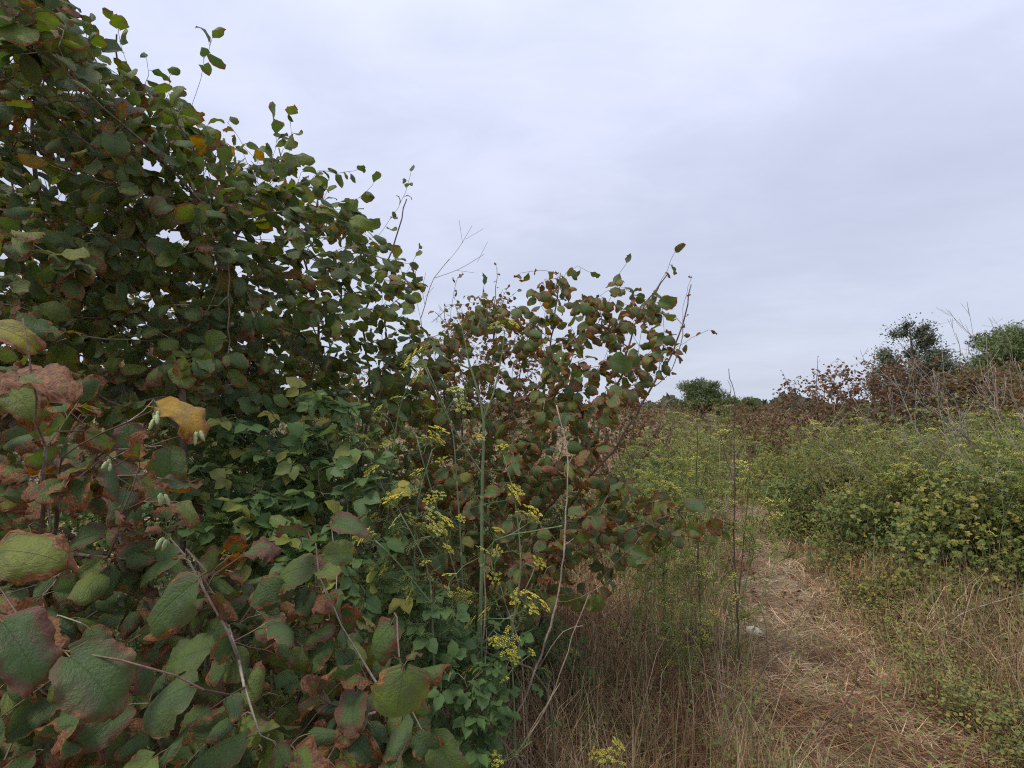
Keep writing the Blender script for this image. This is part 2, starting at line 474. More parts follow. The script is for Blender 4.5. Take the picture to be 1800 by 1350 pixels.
def leaflet(rng, nv=4, nu=2, half=0.34, bend=0.5, fold=0.25):
    vv = np.linspace(0, 1, nv + 1)
    prof = np.interp(vv, [0, .15, .4, .7, .9, 1], [0.05, .7, 1, .72, .28, 0.0])
    uu = np.linspace(-1, 1, nu + 1)
    Vg, Uu = np.meshgrid(vv, uu, indexing='ij')
    x = Uu * half * prof[:, None]
    if nu > 2: x = x * (1 + 0.07 * np.where(np.arange(nv + 1) % 2 == 0, 1, -1)[:, None] * (np.abs(Uu) > 0.99))
    e = 1 - (1 - np.abs(Uu)) * (1 - np.clip((Vg - .4) / .6, 0, 1) ** 2)
    z = fold * np.abs(x) - bend * 0.4 * Vg ** 2 + 0.02 * rng.normal(0, 1, x.shape) * e
    V = np.stack([x, Vg * (1 - bend * 0.1), z], -1).reshape(-1, 3)
    i, j = np.meshgrid(np.arange(nv), np.arange(nu), indexing='ij')
    Q = np.stack([i * (nu + 1) + j, i * (nu + 1) + j + 1, (i + 1) * (nu + 1) + j + 1, (i + 1) * (nu + 1) + j], -1).reshape(-1, 4)
    return V, Q, np.stack([Uu, Vg, e], -1).reshape(-1, 3)


def rotz(a):
    c, s = math.cos(a), math.sin(a)
    return np.array([[c, -s, 0], [s, c, 0], [0, 0, 1.0]])


def bramble_leaf(rng, n=5, nv=4, nu=2, stalk=True):
    """compound bramble leaf: three or five leaflets on a stalk, unit size, stalk base at the origin"""
    A = Acc()
    hub = np.array([0, 0.5, 0.0])
    if stalk:
        tube(A, [(0, 0, 0), (0, .25, .03), hub], 0.014, 3, (0.12, 0.14, 0.06), False)
        A.P[-1] = np.zeros_like(A.P[-1])
    sets = {3: [(-1.25, .48), (1.25, .48), (0, .58)], 5: [(-2.0, .36), (2.0, .36), (-1.05, .47), (1.05, .47), (0, .56)]}[n]
    for a, L in sets:
        V, Q, P = leaflet(rng, nv, nu, rng.uniform(.33, .42), rng.uniform(.2, .7), rng.uniform(.1, .4))
        a += rng.normal(0, .1)
        R = rotz(-a)
        off = hub + R @ np.array([0, 0.05 if a else 0.12, 0])
        tilt = rng.normal(0, .25)
        V = V * L; V[:, 2] += V[:, 0] * tilt - 0.15 * V[:, 1] * abs(a)
        A.add(V @ R.T + off, Q, None, (.5, .5, .5), P)
    return A.tpl()


def tpl_mesh(tpl, name, mat, R):
    A = Acc(); A.add(tpl['V'], tpl['Q'], tpl['T'], tpl['C'], tpl['P'], R)
    return A.mesh(name, mat)


def frames(tdir, ndir, s):
    """axes for leaves: columns side, tip direction, upper-face normal, scaled"""
    tdir = tdir / (np.linalg.norm(tdir, axis=1)[:, None] + 1e-9)
    x = np.cross(tdir, ndir); x /= np.linalg.norm(x, axis=1)[:, None] + 1e-9
    z = np.cross(x, tdir)
    return np.stack([x, tdir, z], -1) * s[:, None, None]


def kinds(rng, n, style):
    """brown amount, hue and purple flush of n leaves"""
    br0, br1, dead, hue_hi, pur = style
    br = rng.uniform(br0, br1, n)
    br = np.where(rng.random(n) < dead, rng.uniform(0.85, 1.15, n), br)
    hue = rng.beta(1.5, 2.6, n) * 0.75
    hue = np.where(rng.random(n) < hue_hi, rng.uniform(0.60, 0.88, n), hue)
    hue = np.where(rng.random(n) < hue_hi * .12, rng.uniform(0.88, 1.0, n), hue)
    pu = np.where(rng.random(n) < pur, rng.uniform(0.4, 1, n), rng.uniform(0, 0.15, n))
    return np.stack([br, hue, pu], -1)


# ------------------------------------------------------------------ growing woody shrubs
class Wood:
    """a skeleton that grows towards given points; thickness follows from what each piece carries"""
    def __init__(s, rng, tip=0.0011, expo=2.4):
        s.pos = []; s.par = []; s.pl = []; s.dir = []; s.chains = []; s.rng = rng; s.tip = tip; s.expo = expo; s.minr = {}
    def chain(s, pts, parent=-1, minr=None):
        ids = [] if parent < 0 else [parent]
        prev = parent
        for p in pts:
            L = 0 if prev < 0 else s.pl[prev] + np.linalg.norm(p - s.pos[prev])
            d = np.array([0, 0, 1.0]) if prev < 0 else nrm(p - s.pos[prev])
            s.pos.append(np.asarray(p, float)); s.par.append(prev); s.pl.append(L); s.dir.append(d)
            prev = len(s.pos) - 1; ids.append(prev)
        if parent < 0 and len(pts) > 1: s.dir[ids[0]] = s.dir[ids[1]]
        s.chains.append(ids)
        if minr is not None:
            for k, i in enumerate(ids): s.minr[i] = max(s.minr.get(i, 0), minr[0] + (minr[1] - minr[0]) * k / max(1, len(ids) - 1))
        return ids
    def attach(s, a, back=0.22, turn=0.9, sag=0.0, reach=None):
        P = np.array(s.pos); D = np.array(s.dir); L = np.array(s.pl)
        w_ = a - P; d = np.linalg.norm(w_, axis=1) + 1e-6
        cs = (w_ * D).sum(1) / d
        n = int(np.argmin(d * (1 + turn * (1 - cs) * 0.5) + back * L))
        return n, d[n]
    def grow(s, pts, step=0.05, back=0.22, turn=0.9, wob=0.06, lift=0.05):
        out = []
        P0 = np.array(s.pos)
        order = np.argsort([np.min(np.linalg.norm(P0 - p, axis=1)) for p in pts])
        for k in order:
            a = pts[k]
            n, d = s.attach(a, back, turn)
            p0, d0 = s.pos[n], s.dir[n]
            m = max(2, int(d / step))
            t = np.linspace(0, 1, m + 1)[1:, None]
            c1 = p0 + d0 * d * 0.35 + s.rng.normal(0, wob * d, 3) + np.array([0, 0, lift * d])
            c2 = p0 + (a - p0) * 0.7 + s.rng.normal(0, wob * d, 3)
            q = (1 - t) ** 3 * p0 + 3 * (1 - t) ** 2 * t * c1 + 3 * (1 - t) * t ** 2 * c2 + t ** 3 * a
            q[:-1] += s.rng.normal(0, 0.003, q[:-1].shape)
            out.append((k, s.chain(list(q), n)))
        return out
    def radii(s):
        n = len(s.pos); acc = np.zeros(n); r = np.zeros(n)
        for i in range(n - 1, -1, -1):
            r[i] = max(s.tip, acc[i] ** (1 / s.expo)) if acc[i] > 0 else s.tip
            r[i] = max(r[i], s.minr.get(i, 0))
            if s.par[i] >= 0: acc[s.par[i]] += r[i] ** s.expo * 1.0 if True else 0
            # a chain passes its thickness on; side shoots add to it
        return r
    def build(s, parent, base, thick=0.0035, col=(0.16, 0.125, 0.10), tcol=(0.15, 0.10, 0.07), mat=None, maxparts=40, extra=None, pale=0.25):
        mat = mat or M_BARK
        r = s.radii(); P = np.array(s.pos)
        big = []; tw = Acc()
        for ids in s.chains:
            rr = r[ids].copy()
            if s.par[ids[0]] >= 0 or len(ids) > 1: rr[0] = min(rr[0], rr[1] * 1.25) if len(rr) > 1 else rr[0]
            mxr = rr.max()
            if mxr > thick: big.append((mxr, ids, rr))
            else: small_tube(tw, P[ids], rr, tcol, s.rng, pale)
        big.sort(key=lambda b: -b[0])
        for k, (mxr, ids, rr) in enumerate(big):
            c = np.array(col) * s.rng.uniform(0.8, 1.25)
            f = np.clip((rr - 0.002) / 0.008, 0, 1)[:, None]
            cc = np.array(tcol) * (1 - f) + c * f
            if k < maxparts:
                A = Acc(); tube(A, P[ids], rr, 8 if mxr > 0.008 else 6, cc)
                part(A, 'stem' if s.par[ids[0]] < 0 else 'branch', mat, parent, base)
            else: tube(tw, P[ids], rr, 5, cc)
        if extra is not None: extra(tw)
        part(tw, 'twigs', M_TWIG, parent, base, 'stuff')


def small_tube(A, P, rr, tcol, rng, pale=0.25):
    c = np.array(tcol) * rng.uniform(0.6, 1.4)
    if rng.random() < pale: c = np.array((0.30, 0.25, 0.20)) * rng.uniform(0.7, 1.2)
    tube(A, P, rr, 4 if rr.max() > 0.0016 else 3, c, False)


def leafy(rng, wood, chains, per, size, style, tgt, wind=(0, 0, 0), droop=0.6, face=0.5, up=0.6, span=0.25, spread=0.8, jitter=0.35):
    """leaf bases, tip directions, normals, sizes along the ends of the given chains; fills dict tgt"""
    wind = np.array(wind, float)
    for k, ids in chains:
        pts = np.array([wood.pos[i] for i in ids])
        seg = np.linalg.norm(np.diff(pts, axis=0), axis=1)[::-1].cumsum()
        n = per if isinstance(per, int) else int(rng.integers(per[0], per[1] + 1))
        tot = min(seg[-1] if len(seg) else 0.05, span)
        sd_ = rng.choice([-1, 1])
        for j in range(n):
            s_ = tot * j / max(1, n - 1) if n > 1 else 0
            q = int(np.searchsorted(seg, s_)); q = min(q, len(seg) - 1)
            i1 = len(pts) - 1 - q
            a, b = pts[i1], pts[i1 - 1]
            f = (s_ - (seg[q - 1] if q else 0)) / (np.linalg.norm(a - b) + 1e-6)
            p = a + (b - a) * min(1, max(0, f)); d = nrm(a - b)
            side = nrm(np.cross(d, (0, 0, 1)) + 1e-3)
            sd_ = -sd_
            td = d * (1.0 if j == 0 else 0.35) + side * sd_ * (0.15 if j == 0 else spread) + np.array([0, 0, -droop * rng.uniform(0.4, 1.5)]) + wind * rng.uniform(0.3, 1.4) + rng.normal(0, jitter, 3)
            td = nrm(td)
            tocam = nrm(np.array([0, 0, CAM_Z]) - p)
            nd = tocam * face * rng.uniform(0.0, 1.5) + np.array([0, 0, up]) + rng.normal(0, 0.6, 3)
            s0 = size * rng.uniform(0.68, 1.18)
            pet = 0.012 + 0.008 * rng.random()
            b0 = p + nrm(td + np.array([0, 0, .3])) * pet
            tgt['tw'].append((p, b0)); tgt['O'].append(b0); tgt['t'].append(td); tgt['n'].append(nd); tgt['s'].append(s0); tgt['R'].append(kinds(rng, 1, style)[0])


def newtgt():
    return dict(tw=[], O=[], t=[], n=[], s=[], R=[])


def petioles(tgt, col=(0.16, 0.12, 0.06)):
    def f(A):
        for a, b in tgt['tw']:
            tube(A, [a, (a + b) / 2 + [0, 0, .001], b], 0.0009, 3, col, False)
    return f


def put_leaves(rng, tgt, parent, base, nparts=300, hires=(10, 6), lowres=(6, 4), nvar=75, name='leaf', mat=None, maker=None):
    """the leaves that show largest become parts, the others one joined mass"""
    mat = mat or M_HAZEL
    maker = maker or (lambda r, res, br: hazel_leaf(r, res[0], res[1], br, ser=.05 if res[0] < 20 else .026))
    O = np.array(tgt['O']); T = np.array(tgt['t']); N = np.array(tgt['n']); s = np.array(tgt['s']); R = np.array(tgt['R'])
    M = frames(T, N, s)
    dist = np.linalg.norm(O - [0, 0, CAM_Z], axis=1)
    # inside the picture?
    xx = O[:, 0] / np.maximum(O[:, 1], 0.1); zz = (O[:, 2] - CAM_Z) / np.maximum(O[:, 1], 0.1)
    inv = (np.abs(xx) < 1.03) & (zz < 0.82) & (zz > -0.74) & (O[:, 1] > 0.2)
    score = np.where(inv, s / dist, 0)
    order = np.argsort(-score)
    top = order[:nparts]; top = top[score[top] > 0]; rest = np.setdiff1d(np.arange(len(O)), top)
    # variants sorted by how brown they are, so a leaf takes a shape that suits its kind
    hero = [i for i in top if i < tgt.get('own', 0)]
    ids = np.array([i for i in top[np.argsort(R[top, 0])] if i >= tgt.get('own', 0)], int)
    base = np.asarray(base, float)
    for chunk in [np.array([i]) for i in hero] + np.array_split(ids, min(nvar, max(1, len(ids)))):
        if not len(chunk): continue
        r0 = R[chunk[len(chunk) // 2]]
        me = tpl_mesh(maker(rng, hires, min(1, r0[0])) if chunk[0] >= tgt.get('own', 0) or hires[0] < 20 else hazel_leaf(rng, 22, 10, min(1, r0[0]), curl=rng.uniform(1.0, 2.9), bend=rng.uniform(.5, 2.2), ser=.03), name, mat, r0)
        for i in chunk:
            o = bpy.data.objects.new(name, me); COL.objects.link(o); o.parent = parent
            m4 = Matrix.Identity(4)
            for a in range(3):
                for b in range(3): m4[a][b] = M[i, a, b]
                m4[a][3] = O[i, a] - base[a]
            o.matrix_basis = m4
    if len(rest):
        A = Acc()
        ids = rest[np.argsort(R[rest, 0])]
        for chunk in np.array_split(ids, 24):
            if len(chunk): A.many(maker(rng, lowres, min(1, R[chunk[len(chunk) // 2], 0])), M[chunk], O[chunk], None, R[chunk])
        part(A, 'leaves', mat, parent, base, 'stuff')


# ------------------------------------------------------------------ ground, far hills of the setting
def build_ground():
    r = np.concatenate([np.linspace(0, 30, 90), np.geomspace(32, 900, 26)])
    th = np.linspace(0, 2 * math.pi, 97)[:-1]
    R_, T_ = np.meshgrid(r, th, indexing='ij')
    x = R_ * np.sin(T_); y = R_ * np.cos(T_)
    fade = np.clip((60 - R_) / 40, 0, 1)
    z = gz(x, y) * fade
    V = np.stack([x, y, z], -1).reshape(-1, 3)
    n, m = len(r), len(th)
    i, j = np.meshgrid(np.arange(n - 1), np.arange(m), indexing='ij'); j2 = (j + 1) % m
    Q = np.stack([i * m + j, (i + 1) * m + j, (i + 1) * m + j2, i * m + j2], -1).reshape(-1, 4)
    A = Acc(); A.add(V, Q[:, ::-1])
    me = A.mesh('ground', M_GROUND)
    o = link('ground', me, kind='structure')


build_ground()


def path_x(y):
    """middle of the trodden path (metres to the right) at distance y"""
    return np.interp(y, [0, 2.3, 3.2, 4.2, 6.0, 8, 12, 20, 40], [1.75, 1.6, 1.85, 2.2, 2.9, 3.75, 5.6, 9.3, 18])


def path_w(y):
    return np.interp(y, [0, 2.3, 4.2, 8, 20], [0.44, 0.46, 0.43, 0.38, 0.4])


# ------------------------------------------------------------------ grass
STRAW = np.array([(0.44, 0.30, 0.175), (0.34, 0.20, 0.115), (0.56, 0.43, 0.28), (0.22, 0.11, 0.062), (0.25, 0.22, 0.09), (0.30, 0.17, 0.10)])


def blades(rng, x, y, L, wdt, lean, flat, cols, pw, lay=None):
    """one bent blade per place: three segments, five triangles' worth"""
    n = len(x)
    a = rng.uniform(0, 2 * math.pi, n)
    if lay is not None: a = np.where(rng.random(n) < .7, lay + rng.normal(0, .55, n) + math.pi * (rng.random(n) < .3), a)
    d = np.stack([np.cos(a), np.sin(a), np.zeros(n)], -1)
    ln = np.clip(lean + rng.normal(0, 0.75, n), 0.02, 2.2) if np.isscalar(lean) else lean
    p = np.stack([x, y, gz(x, y) + flat], -1)
    side = np.stack([-np.sin(a), np.cos(a), np.zeros(n)], -1)
    rr = rng.normal(0, .5, n)
    side = side * np.cos(rr)[:, None] + d * np.sin(rr)[:, None]
    lev = []
    bend = rng.uniform(-0.4, 1.7, n)
    cur = p; ang = ln * 0.5
    for k, f in enumerate((0, .38, .34, .28)):
        if k:
            cur = cur + (d * np.sin(ang)[:, None] + np.array([0, 0, 1.0]) * np.maximum(np.cos(ang), 0.03)[:, None]) * (L * f)[:, None] + rng.normal(0, .06, (n, 3)) * (L * f)[:, None] * 1.5
            ang = ang + bend * 0.45
        lev.append(cur)
    ws = (1.0, 0.9, 0.6)
    V = []
    for k in range(3):
        V += [lev[k] - side * (wdt * ws[k])[:, None], lev[k] + side * (wdt * ws[k])[:, None]]
    V.append(lev[3])
    V = np.stack(V, 1)
    off = (np.arange(n) * 7)[:, None, None]
    Q = (np.array([[0, 1, 3, 2], [2, 3, 5, 4]])[None] + off).reshape(-1, 4)
    T = (np.array([[4, 5, 6]])[None] + off).reshape(-1, 3)
    ci = rng.choice(len(cols), n, p=pw)
    patch = np.sin(x * 4.3 + 2 * np.sin(y * 2.9)) * np.sin(y * 5.1 + 1.7 * np.sin(x * 3.3)) + .6 * np.sin(x * 9.7 + y * 6.1) * np.sin(y * 12.3 - x * 5)
    C = cols[ci] * rng.uniform(0.6, 1.35, (n, 1)) * np.clip(.92 + .30 * patch, .45, 1.35)[:, None]
    C = C * np.where((patch > .35)[:, None], [1.05, 1.05, 1.05], np.where((patch < -.35)[:, None], [1.0, .82, .72], [.97, 1.0, .9]))
    A = Acc(); A.add(V.reshape(-1, 3), Q, T, np.repeat(C, 7, axis=0))
    return A


def merge(A, B):
    A.add(np.concatenate(B.V), np.concatenate(B.Q) if B.Q else None, np.concatenate(B.T) if B.T else None, np.concatenate(B.C))


rg = np.random.default_rng(11)


def scatter(rng, n, y0, y1, x0f=-0.2, x1f=1.05, power=1.0):
    """places on the ground, denser close to the camera"""
    u = rng.random(n)
    y = y0 * (y1 / y0) ** (u ** power)
    x = rng.uniform(x0f, x1f, n) * y * 1.04
    return x, y


def tagstuff(o, label, cat):
    o['kind'] = 'stuff'; o['label'] = label; o['category'] = cat


G = Acc()
# standing dry grass away from the path
x, y = scatter(rg, 120000, 1.3, 14)
clump = np.sin(x * 5.1 + y * 1.3) * np.sin(y * 4.3 - x * 2.2) + 0.5 * np.sin(x * 11 + 1) * np.sin(y * 9.7)
off = np.abs(x - path_x(y)) / path_w(y)
edge = .75 + .45 * np.sin(x * 7.3 + 2 * np.sin(y * 3.1)) * np.sin(y * 6.1 + x)
keep = ((off > edge) | ((off > .25) & (clump > .85) & (rg.random(len(x)) < .6))) & (rg.random(len(x)) < np.clip(0.62 + 0.45 * clump, 0.12, 1))
x, y, off = x[keep], y[keep], off[keep]
h = rg.uniform(0.07, 0.34, len(x)) * np.clip(0.45 + 0.5 * (off - 1), 0.35, 1.25) * (1 + 0.3 * rg.random(len(x)))
wd = 0.0009 + 0.00045 * y
merge(G, blades(rg, x, y, h, wd, 0.6, 0.0, STRAW, [.24, .24, .14, .17, .09, .12]))
# trampled, lying grass on the path and among the standing grass
x, y = scatter(rg, 80000, 1.3, 14, -0.1, 1.05)
off = np.abs(x - path_x(y)) / path_w(y)
bare = np.sin(x * 3.3 + 1.2 * np.sin(y * 4.1)) * np.sin(y * 2.7 + 1) + .5 * np.sin(x * 8.1 - y * 5.2)
keep = ((off < 1.5) & (rg.random(len(x)) < np.clip(.8 - .7 * bare, .12, 1))) | (rg.random(len(x)) < 0.3)
x, y = x[keep], y[keep]
h = rg.uniform(0.06, 0.22, len(x))
merge(G, blades(rg, x, y, h, 0.0009 + 0.00045 * y, rg.uniform(1.9, 2.9, len(x)), rg.uniform(0.0, 0.03, len(x)), STRAW, [.28, .17, .27, .10, .07, .11], -.85))
x, y = scatter(rg, 60000, 1.3, 9, -0.2, 1.05)
off = np.abs(x - path_x(y)) / path_w(y)
cl = np.sin(x * 3.7 + y * 2.1) * np.sin(y * 3.1 - x * 1.7)
keep = (off > 1.15) & (rg.random(len(x)) < np.clip(.5 + .5 * cl, .1, 1))
x, y, off = x[keep], y[keep], off[keep]
merge(G, blades(rg, x, y, rg.uniform(.08, .30, len(x)), 0.0007 + 0.0004 * y, rg.uniform(1.2, 3.0, len(x)), rg.uniform(.03, .20, len(x)) * np.clip(off - .9, .2, 1), STRAW, [.26, .20, .22, .12, .10, .10]))
x, y = scatter(rg, 30000, 1.0, 9, 1.0, 2.3)          # the same grass goes on beyond the frame
merge(G, blades(rg, x, y, rg.uniform(.08, .28, len(x)), 0.0012 + 0.0005 * y, 0.6, 0.0, STRAW, [.24, .24, .14, .17, .09, .12]))
o = link('dry_grass', G.mesh('dry_grass', M_GRASS, False)); tagstuff(o, 'tangle of dry straw coloured grass over the ground and the trodden path', 'grass')

# green shoots between the straw
# wisps: thin dry stems standing taller than the grass
x, y = scatter(rg, 9000, 1.5, 9, -.25, 1.05)
off = (x - path_x(y)) / path_w(y)
keep = (np.abs(off) > 1.3) & (rg.random(len(x)) < np.where(off < 0, .9, .6))
x, y = x[keep], y[keep]
W_ = blades(rg, x, y, rg.uniform(.3, .75, len(x)), 0.0008 + 0.0004 * y, np.abs(rg.normal(.25, .35, len(x))), 0.0, np.array([(.34, .24, .16), (.20, .12, .08), (.22, .24, .10), (.44, .34, .22)]), [.3, .3, .25, .15])
o = link('dry_stems', W_.mesh('dry_stems', M_GRASS, False)); tagstuff(o, 'thin dry and greenish stems standing above the grass on both sides of the path', 'stems')
G = Acc()
x, y = scatter(rg, 9000, 1.4, 14)
off = np.abs(x - path_x(y)) / path_w(y)
cl = np.sin(x * 3.1 - y * 2.3) + np.sin(y * 3.7 + x * 1.2)
keep = (off > 0.75) & (cl > -0.1)
x, y = x[keep], y[keep]
GREENS = np.array([(0.10, 0.125, 0.045), (0.15, 0.17, 0.05), (0.075, 0.105, 0.05), (0.24, 0.22, 0.05)])
merge(G, blades(rg, x, y, rg.uniform(0.08, 0.28, len(x)), 0.0009 + 0.0005 * y, 0.5, 0.0, GREENS, [.35, .3, .2, .15]))
o = link('green_grass', G.mesh('green_grass', M_GRASS, False)); tagstuff(o, 'thin green grass shoots coming up through the dry straw', 'grass')


# low weeds with small yellowing leaves, and fallen leaves
x, y = scatter(rg, 9500, 1.7, 13, -.05, 1.1)
off = (x - path_x(y)) / path_w(y)
keep = (np.abs(off) > 1.0) & (rg.random(len(x)) < np.where(off > 0, .8, .2)) | (rg.random(len(x)) < .07)
x, y = x[keep], y[keep]; n = len(x)
k = 15
xx = np.repeat(x, k) + rg.normal(0, .022, n * k); yy = np.repeat(y, k) + rg.normal(0, .022, n * k)
O = np.stack([xx, yy, gz(xx, yy) + rg.uniform(.02, .26, n * k)], -1)
T = rg.normal(0, 1, (n * k, 3)) * [1, 1, .4]; N = rg.normal(0, .4, (n * k, 3)) + [0, -.2, 1]
R = np.stack([rg.random(n * k) ** 2 * .5, np.repeat(rg.uniform(.45, 1, n), k), np.zeros(n * k)], -1)
WEED = Acc(); WEED_ARGS = (frames(T, N, rg.uniform(.009, .026, n * k)), O, None, R)
LF = Acc(); V_, Q_, P_ = leaflet(rg, 3, 2); LF.add(V_, Q_, None, (.5, .5, .5), P_)
WEED.many(LF.tpl(), *WEED_ARGS)
o = link('low_weeds', WEED.mesh('low_weeds', M_BRAMBLE)); tagstuff(o, 'low weeds with small yellowing leaves scattered through the dry grass', 'weeds')
x, y = scatter(rg, 900, 1.5, 8, -.1, 1.0)
n = len(x)
O = np.stack([x, y, gz(x, y) + rg.uniform(.01, .05, n)], -1)
LIT = Acc()
for ch_ in np.array_split(np.arange(n), 12):
    R = np.stack([rg.uniform(.8, 1.15, len(ch_)), rg.uniform(0, .6, len(ch_)), rg.random(len(ch_)) * .6], -1)
    LIT.many(hazel_leaf(rg, 4, 4, 1.0), frames(rg.normal(0, 1, (len(ch_), 3)) * [1, 1, .2], rg.normal(0, .5, (len(ch_), 3)) + [0, 0, 1], rg.uniform(.03, .065, len(ch_))), O[ch_], None, R)
o = link('fallen_leaves', LIT.mesh('fallen_leaves', M_HAZEL)); tagstuff(o, 'curled dry brown leaves fallen on the straw', 'fallen leaves')


# ------------------------------------------------------------------ hazel shrubs
def poly_depth(pts):
    """depth blended from (px, py, d) marks"""
    P = np.array(pts, float)
    def f(x, y):
        w_ = 1 / ((P[:, 0] - x) ** 2 + (P[:, 1] - y) ** 2 + 900)
        return float((w_ * P[:, 2]).sum() / w_.sum())
    return f


def hazel(seed, label, stems, poly, dfun, thick, nshoot, per, size, style, wind=(0, 0, 0), droop=0.6, face=0.5, up=0.6, shoots=(), nparts=300, hires=(10, 6), lowres=(6, 4), group='hazel shrubs along the path', heroes=(), back=0.2, catkins=(), more=(), span=0.25, barkcol=(0.16, 0.125, 0.10), extra_pts=None, minr=(0.012, 0.003), spread=0.8, jitter=0.35, name='hazel_shrub'):
    rng = np.random.default_rng(seed)
    P0 = at(*stems[0][0]); base = np.array([P0[0], P0[1], 0.0])
    t = thing(name, label, 'shrub', base, group)
    wood = Wood(rng)
    for st in stems:
        pts = spline([at(*p) for p in st], 0.05)
        pts[1:-1] += rng.normal(0, 0.004, pts[1:-1].shape)
        wood.chain(list(pts), -1, minr)
    tgt = newtgt()
    for sh in shoots:                              # shoots that give the outline its character
        pl = [at(*p) for p in sh['p']]
        n, d = wood.attach(pl[0], 0.1)
        k = max(2, int(d / 0.05))
        lead = [wood.pos[n] + (pl[0] - wood.pos[n]) * f for f in np.linspace(0, 1, k + 1)[1:-1]]
        q = spline(pl, 0.04)
        q[1:-1] += rng.normal(0, .002, q[1:-1].shape)
        ids = wood.chain(lead + list(q), n)
        leafy(rng, wood, [(0, ids)], sh.get('n', 6), sh.get('s', size * 0.9), sh.get('style', style), tgt, sh.get('wind', wind), sh.get('droop', droop), face, up, sh.get('span', 0.3), sh.get('spread', spread), jitter)
    # single leaves placed one by one
    later = tgt; tgt = newtgt()
    hp = []
    for hh in heroes:
        cx, cy, L, ang, br, hue, pu = hh[:7]; opt = hh[7] if len(hh) > 7 else {}
        real = opt.get('L', 0.092)
        d = real * 900 / L * opt.get('k', 1.14)
        a = math.radians(ang)
        td = np.array([math.cos(a), opt.get('fwd', -0.15), -math.sin(a)]); td = nrm(td)
        c = at(cx, cy, d)
        b0 = c - td * real * 0.45
        rad = nrm(np.array([0, 0, CAM_Z]) - c)
        nd = rad * opt.get('face', 0.8) + np.array([0, 0, 1.0]) * opt.get('up', 0.5) + rng.normal(0, .12, 3)
        tgt['O'].append(b0); tgt['t'].append(td); tgt['n'].append(nd); tgt['s'].append(real); tgt['R'].append(np.array([br, hue, pu]))
        node = b0 - nrm(td + rng.normal(0, .3, 3) + [0, 0, .2]) * 0.018
        tgt['tw'].append((node, b0)); hp.append(node)
    if hp: wood.grow(np.array(hp), back=0.1, lift=0.0)
    tgt['own'] = len(hp)
    for k_ in ('tw', 'O', 't', 'n', 's', 'R'): tgt[k_] += later[k_]
    pts = fill(poly, nshoot, dfun, thick, rng)
    if extra_pts is not None: pts = np.vstack([pts, extra_pts])
    pts = pts[pts[:, 2] > 0.08]
    ch = wood.grow(pts, back=back)
    leafy(rng, wood, ch, per, size, style, tgt, wind, droop, face, up, span, spread, jitter)
    for mp, mn, md, mt, ms, mz in more:
        c2 = wood.grow(fill(mp, mn, md, mt, rng), back=back)
        leafy(rng, wood, c2, (2, 4), mz, ms, tgt, wind, droop, face, up, span, spread, jitter)
    wood.build(t, base, extra=petioles(tgt), col=barkcol)
    put_leaves(rng, tgt, t, base, nparts, hires, lowres)
    for c in catkins:
        catkin(rng, at(*c[:3]), t, base, c[3])
    return t, wood


def catkin(rng, p, parent, base, n):
    """a bunch of short pale green catkins and buds hanging from a twig end"""
    A = Acc()
    for k in range(n):
        d = nrm(np.array([rng.normal(0, .35), rng.normal(0, .35), -1.0])); L = rng.uniform(0.012, 0.022)
        s0 = p + rng.normal(0, .003, 3)
        q = np.array([s0 + d * L * f for f in np.linspace(0, 1, 7)])
        r = 0.0030 * np.array([.35, .85, 1, 1, .95, .7, .2]) * (1 + 0.12 * np.array([0, 1, -1, 1, -1, 1, 0]))
        tube(A, q, r, 6, (0.30, 0.36, 0.17))
    part(A, 'catkins', M_FENNEL, parent, base)


GREENISH = (0.0, 0.40, 0.04, 0.30, 0.04)
BROWNISH = (0.22, 0.72, 0.20, 0.16, 0.08)
FRONT = (0.08, 0.52, 0.12, 0.18, 0.20)
DEAD = (0.75, 1.1, 0.7, 0.02, 0.85)

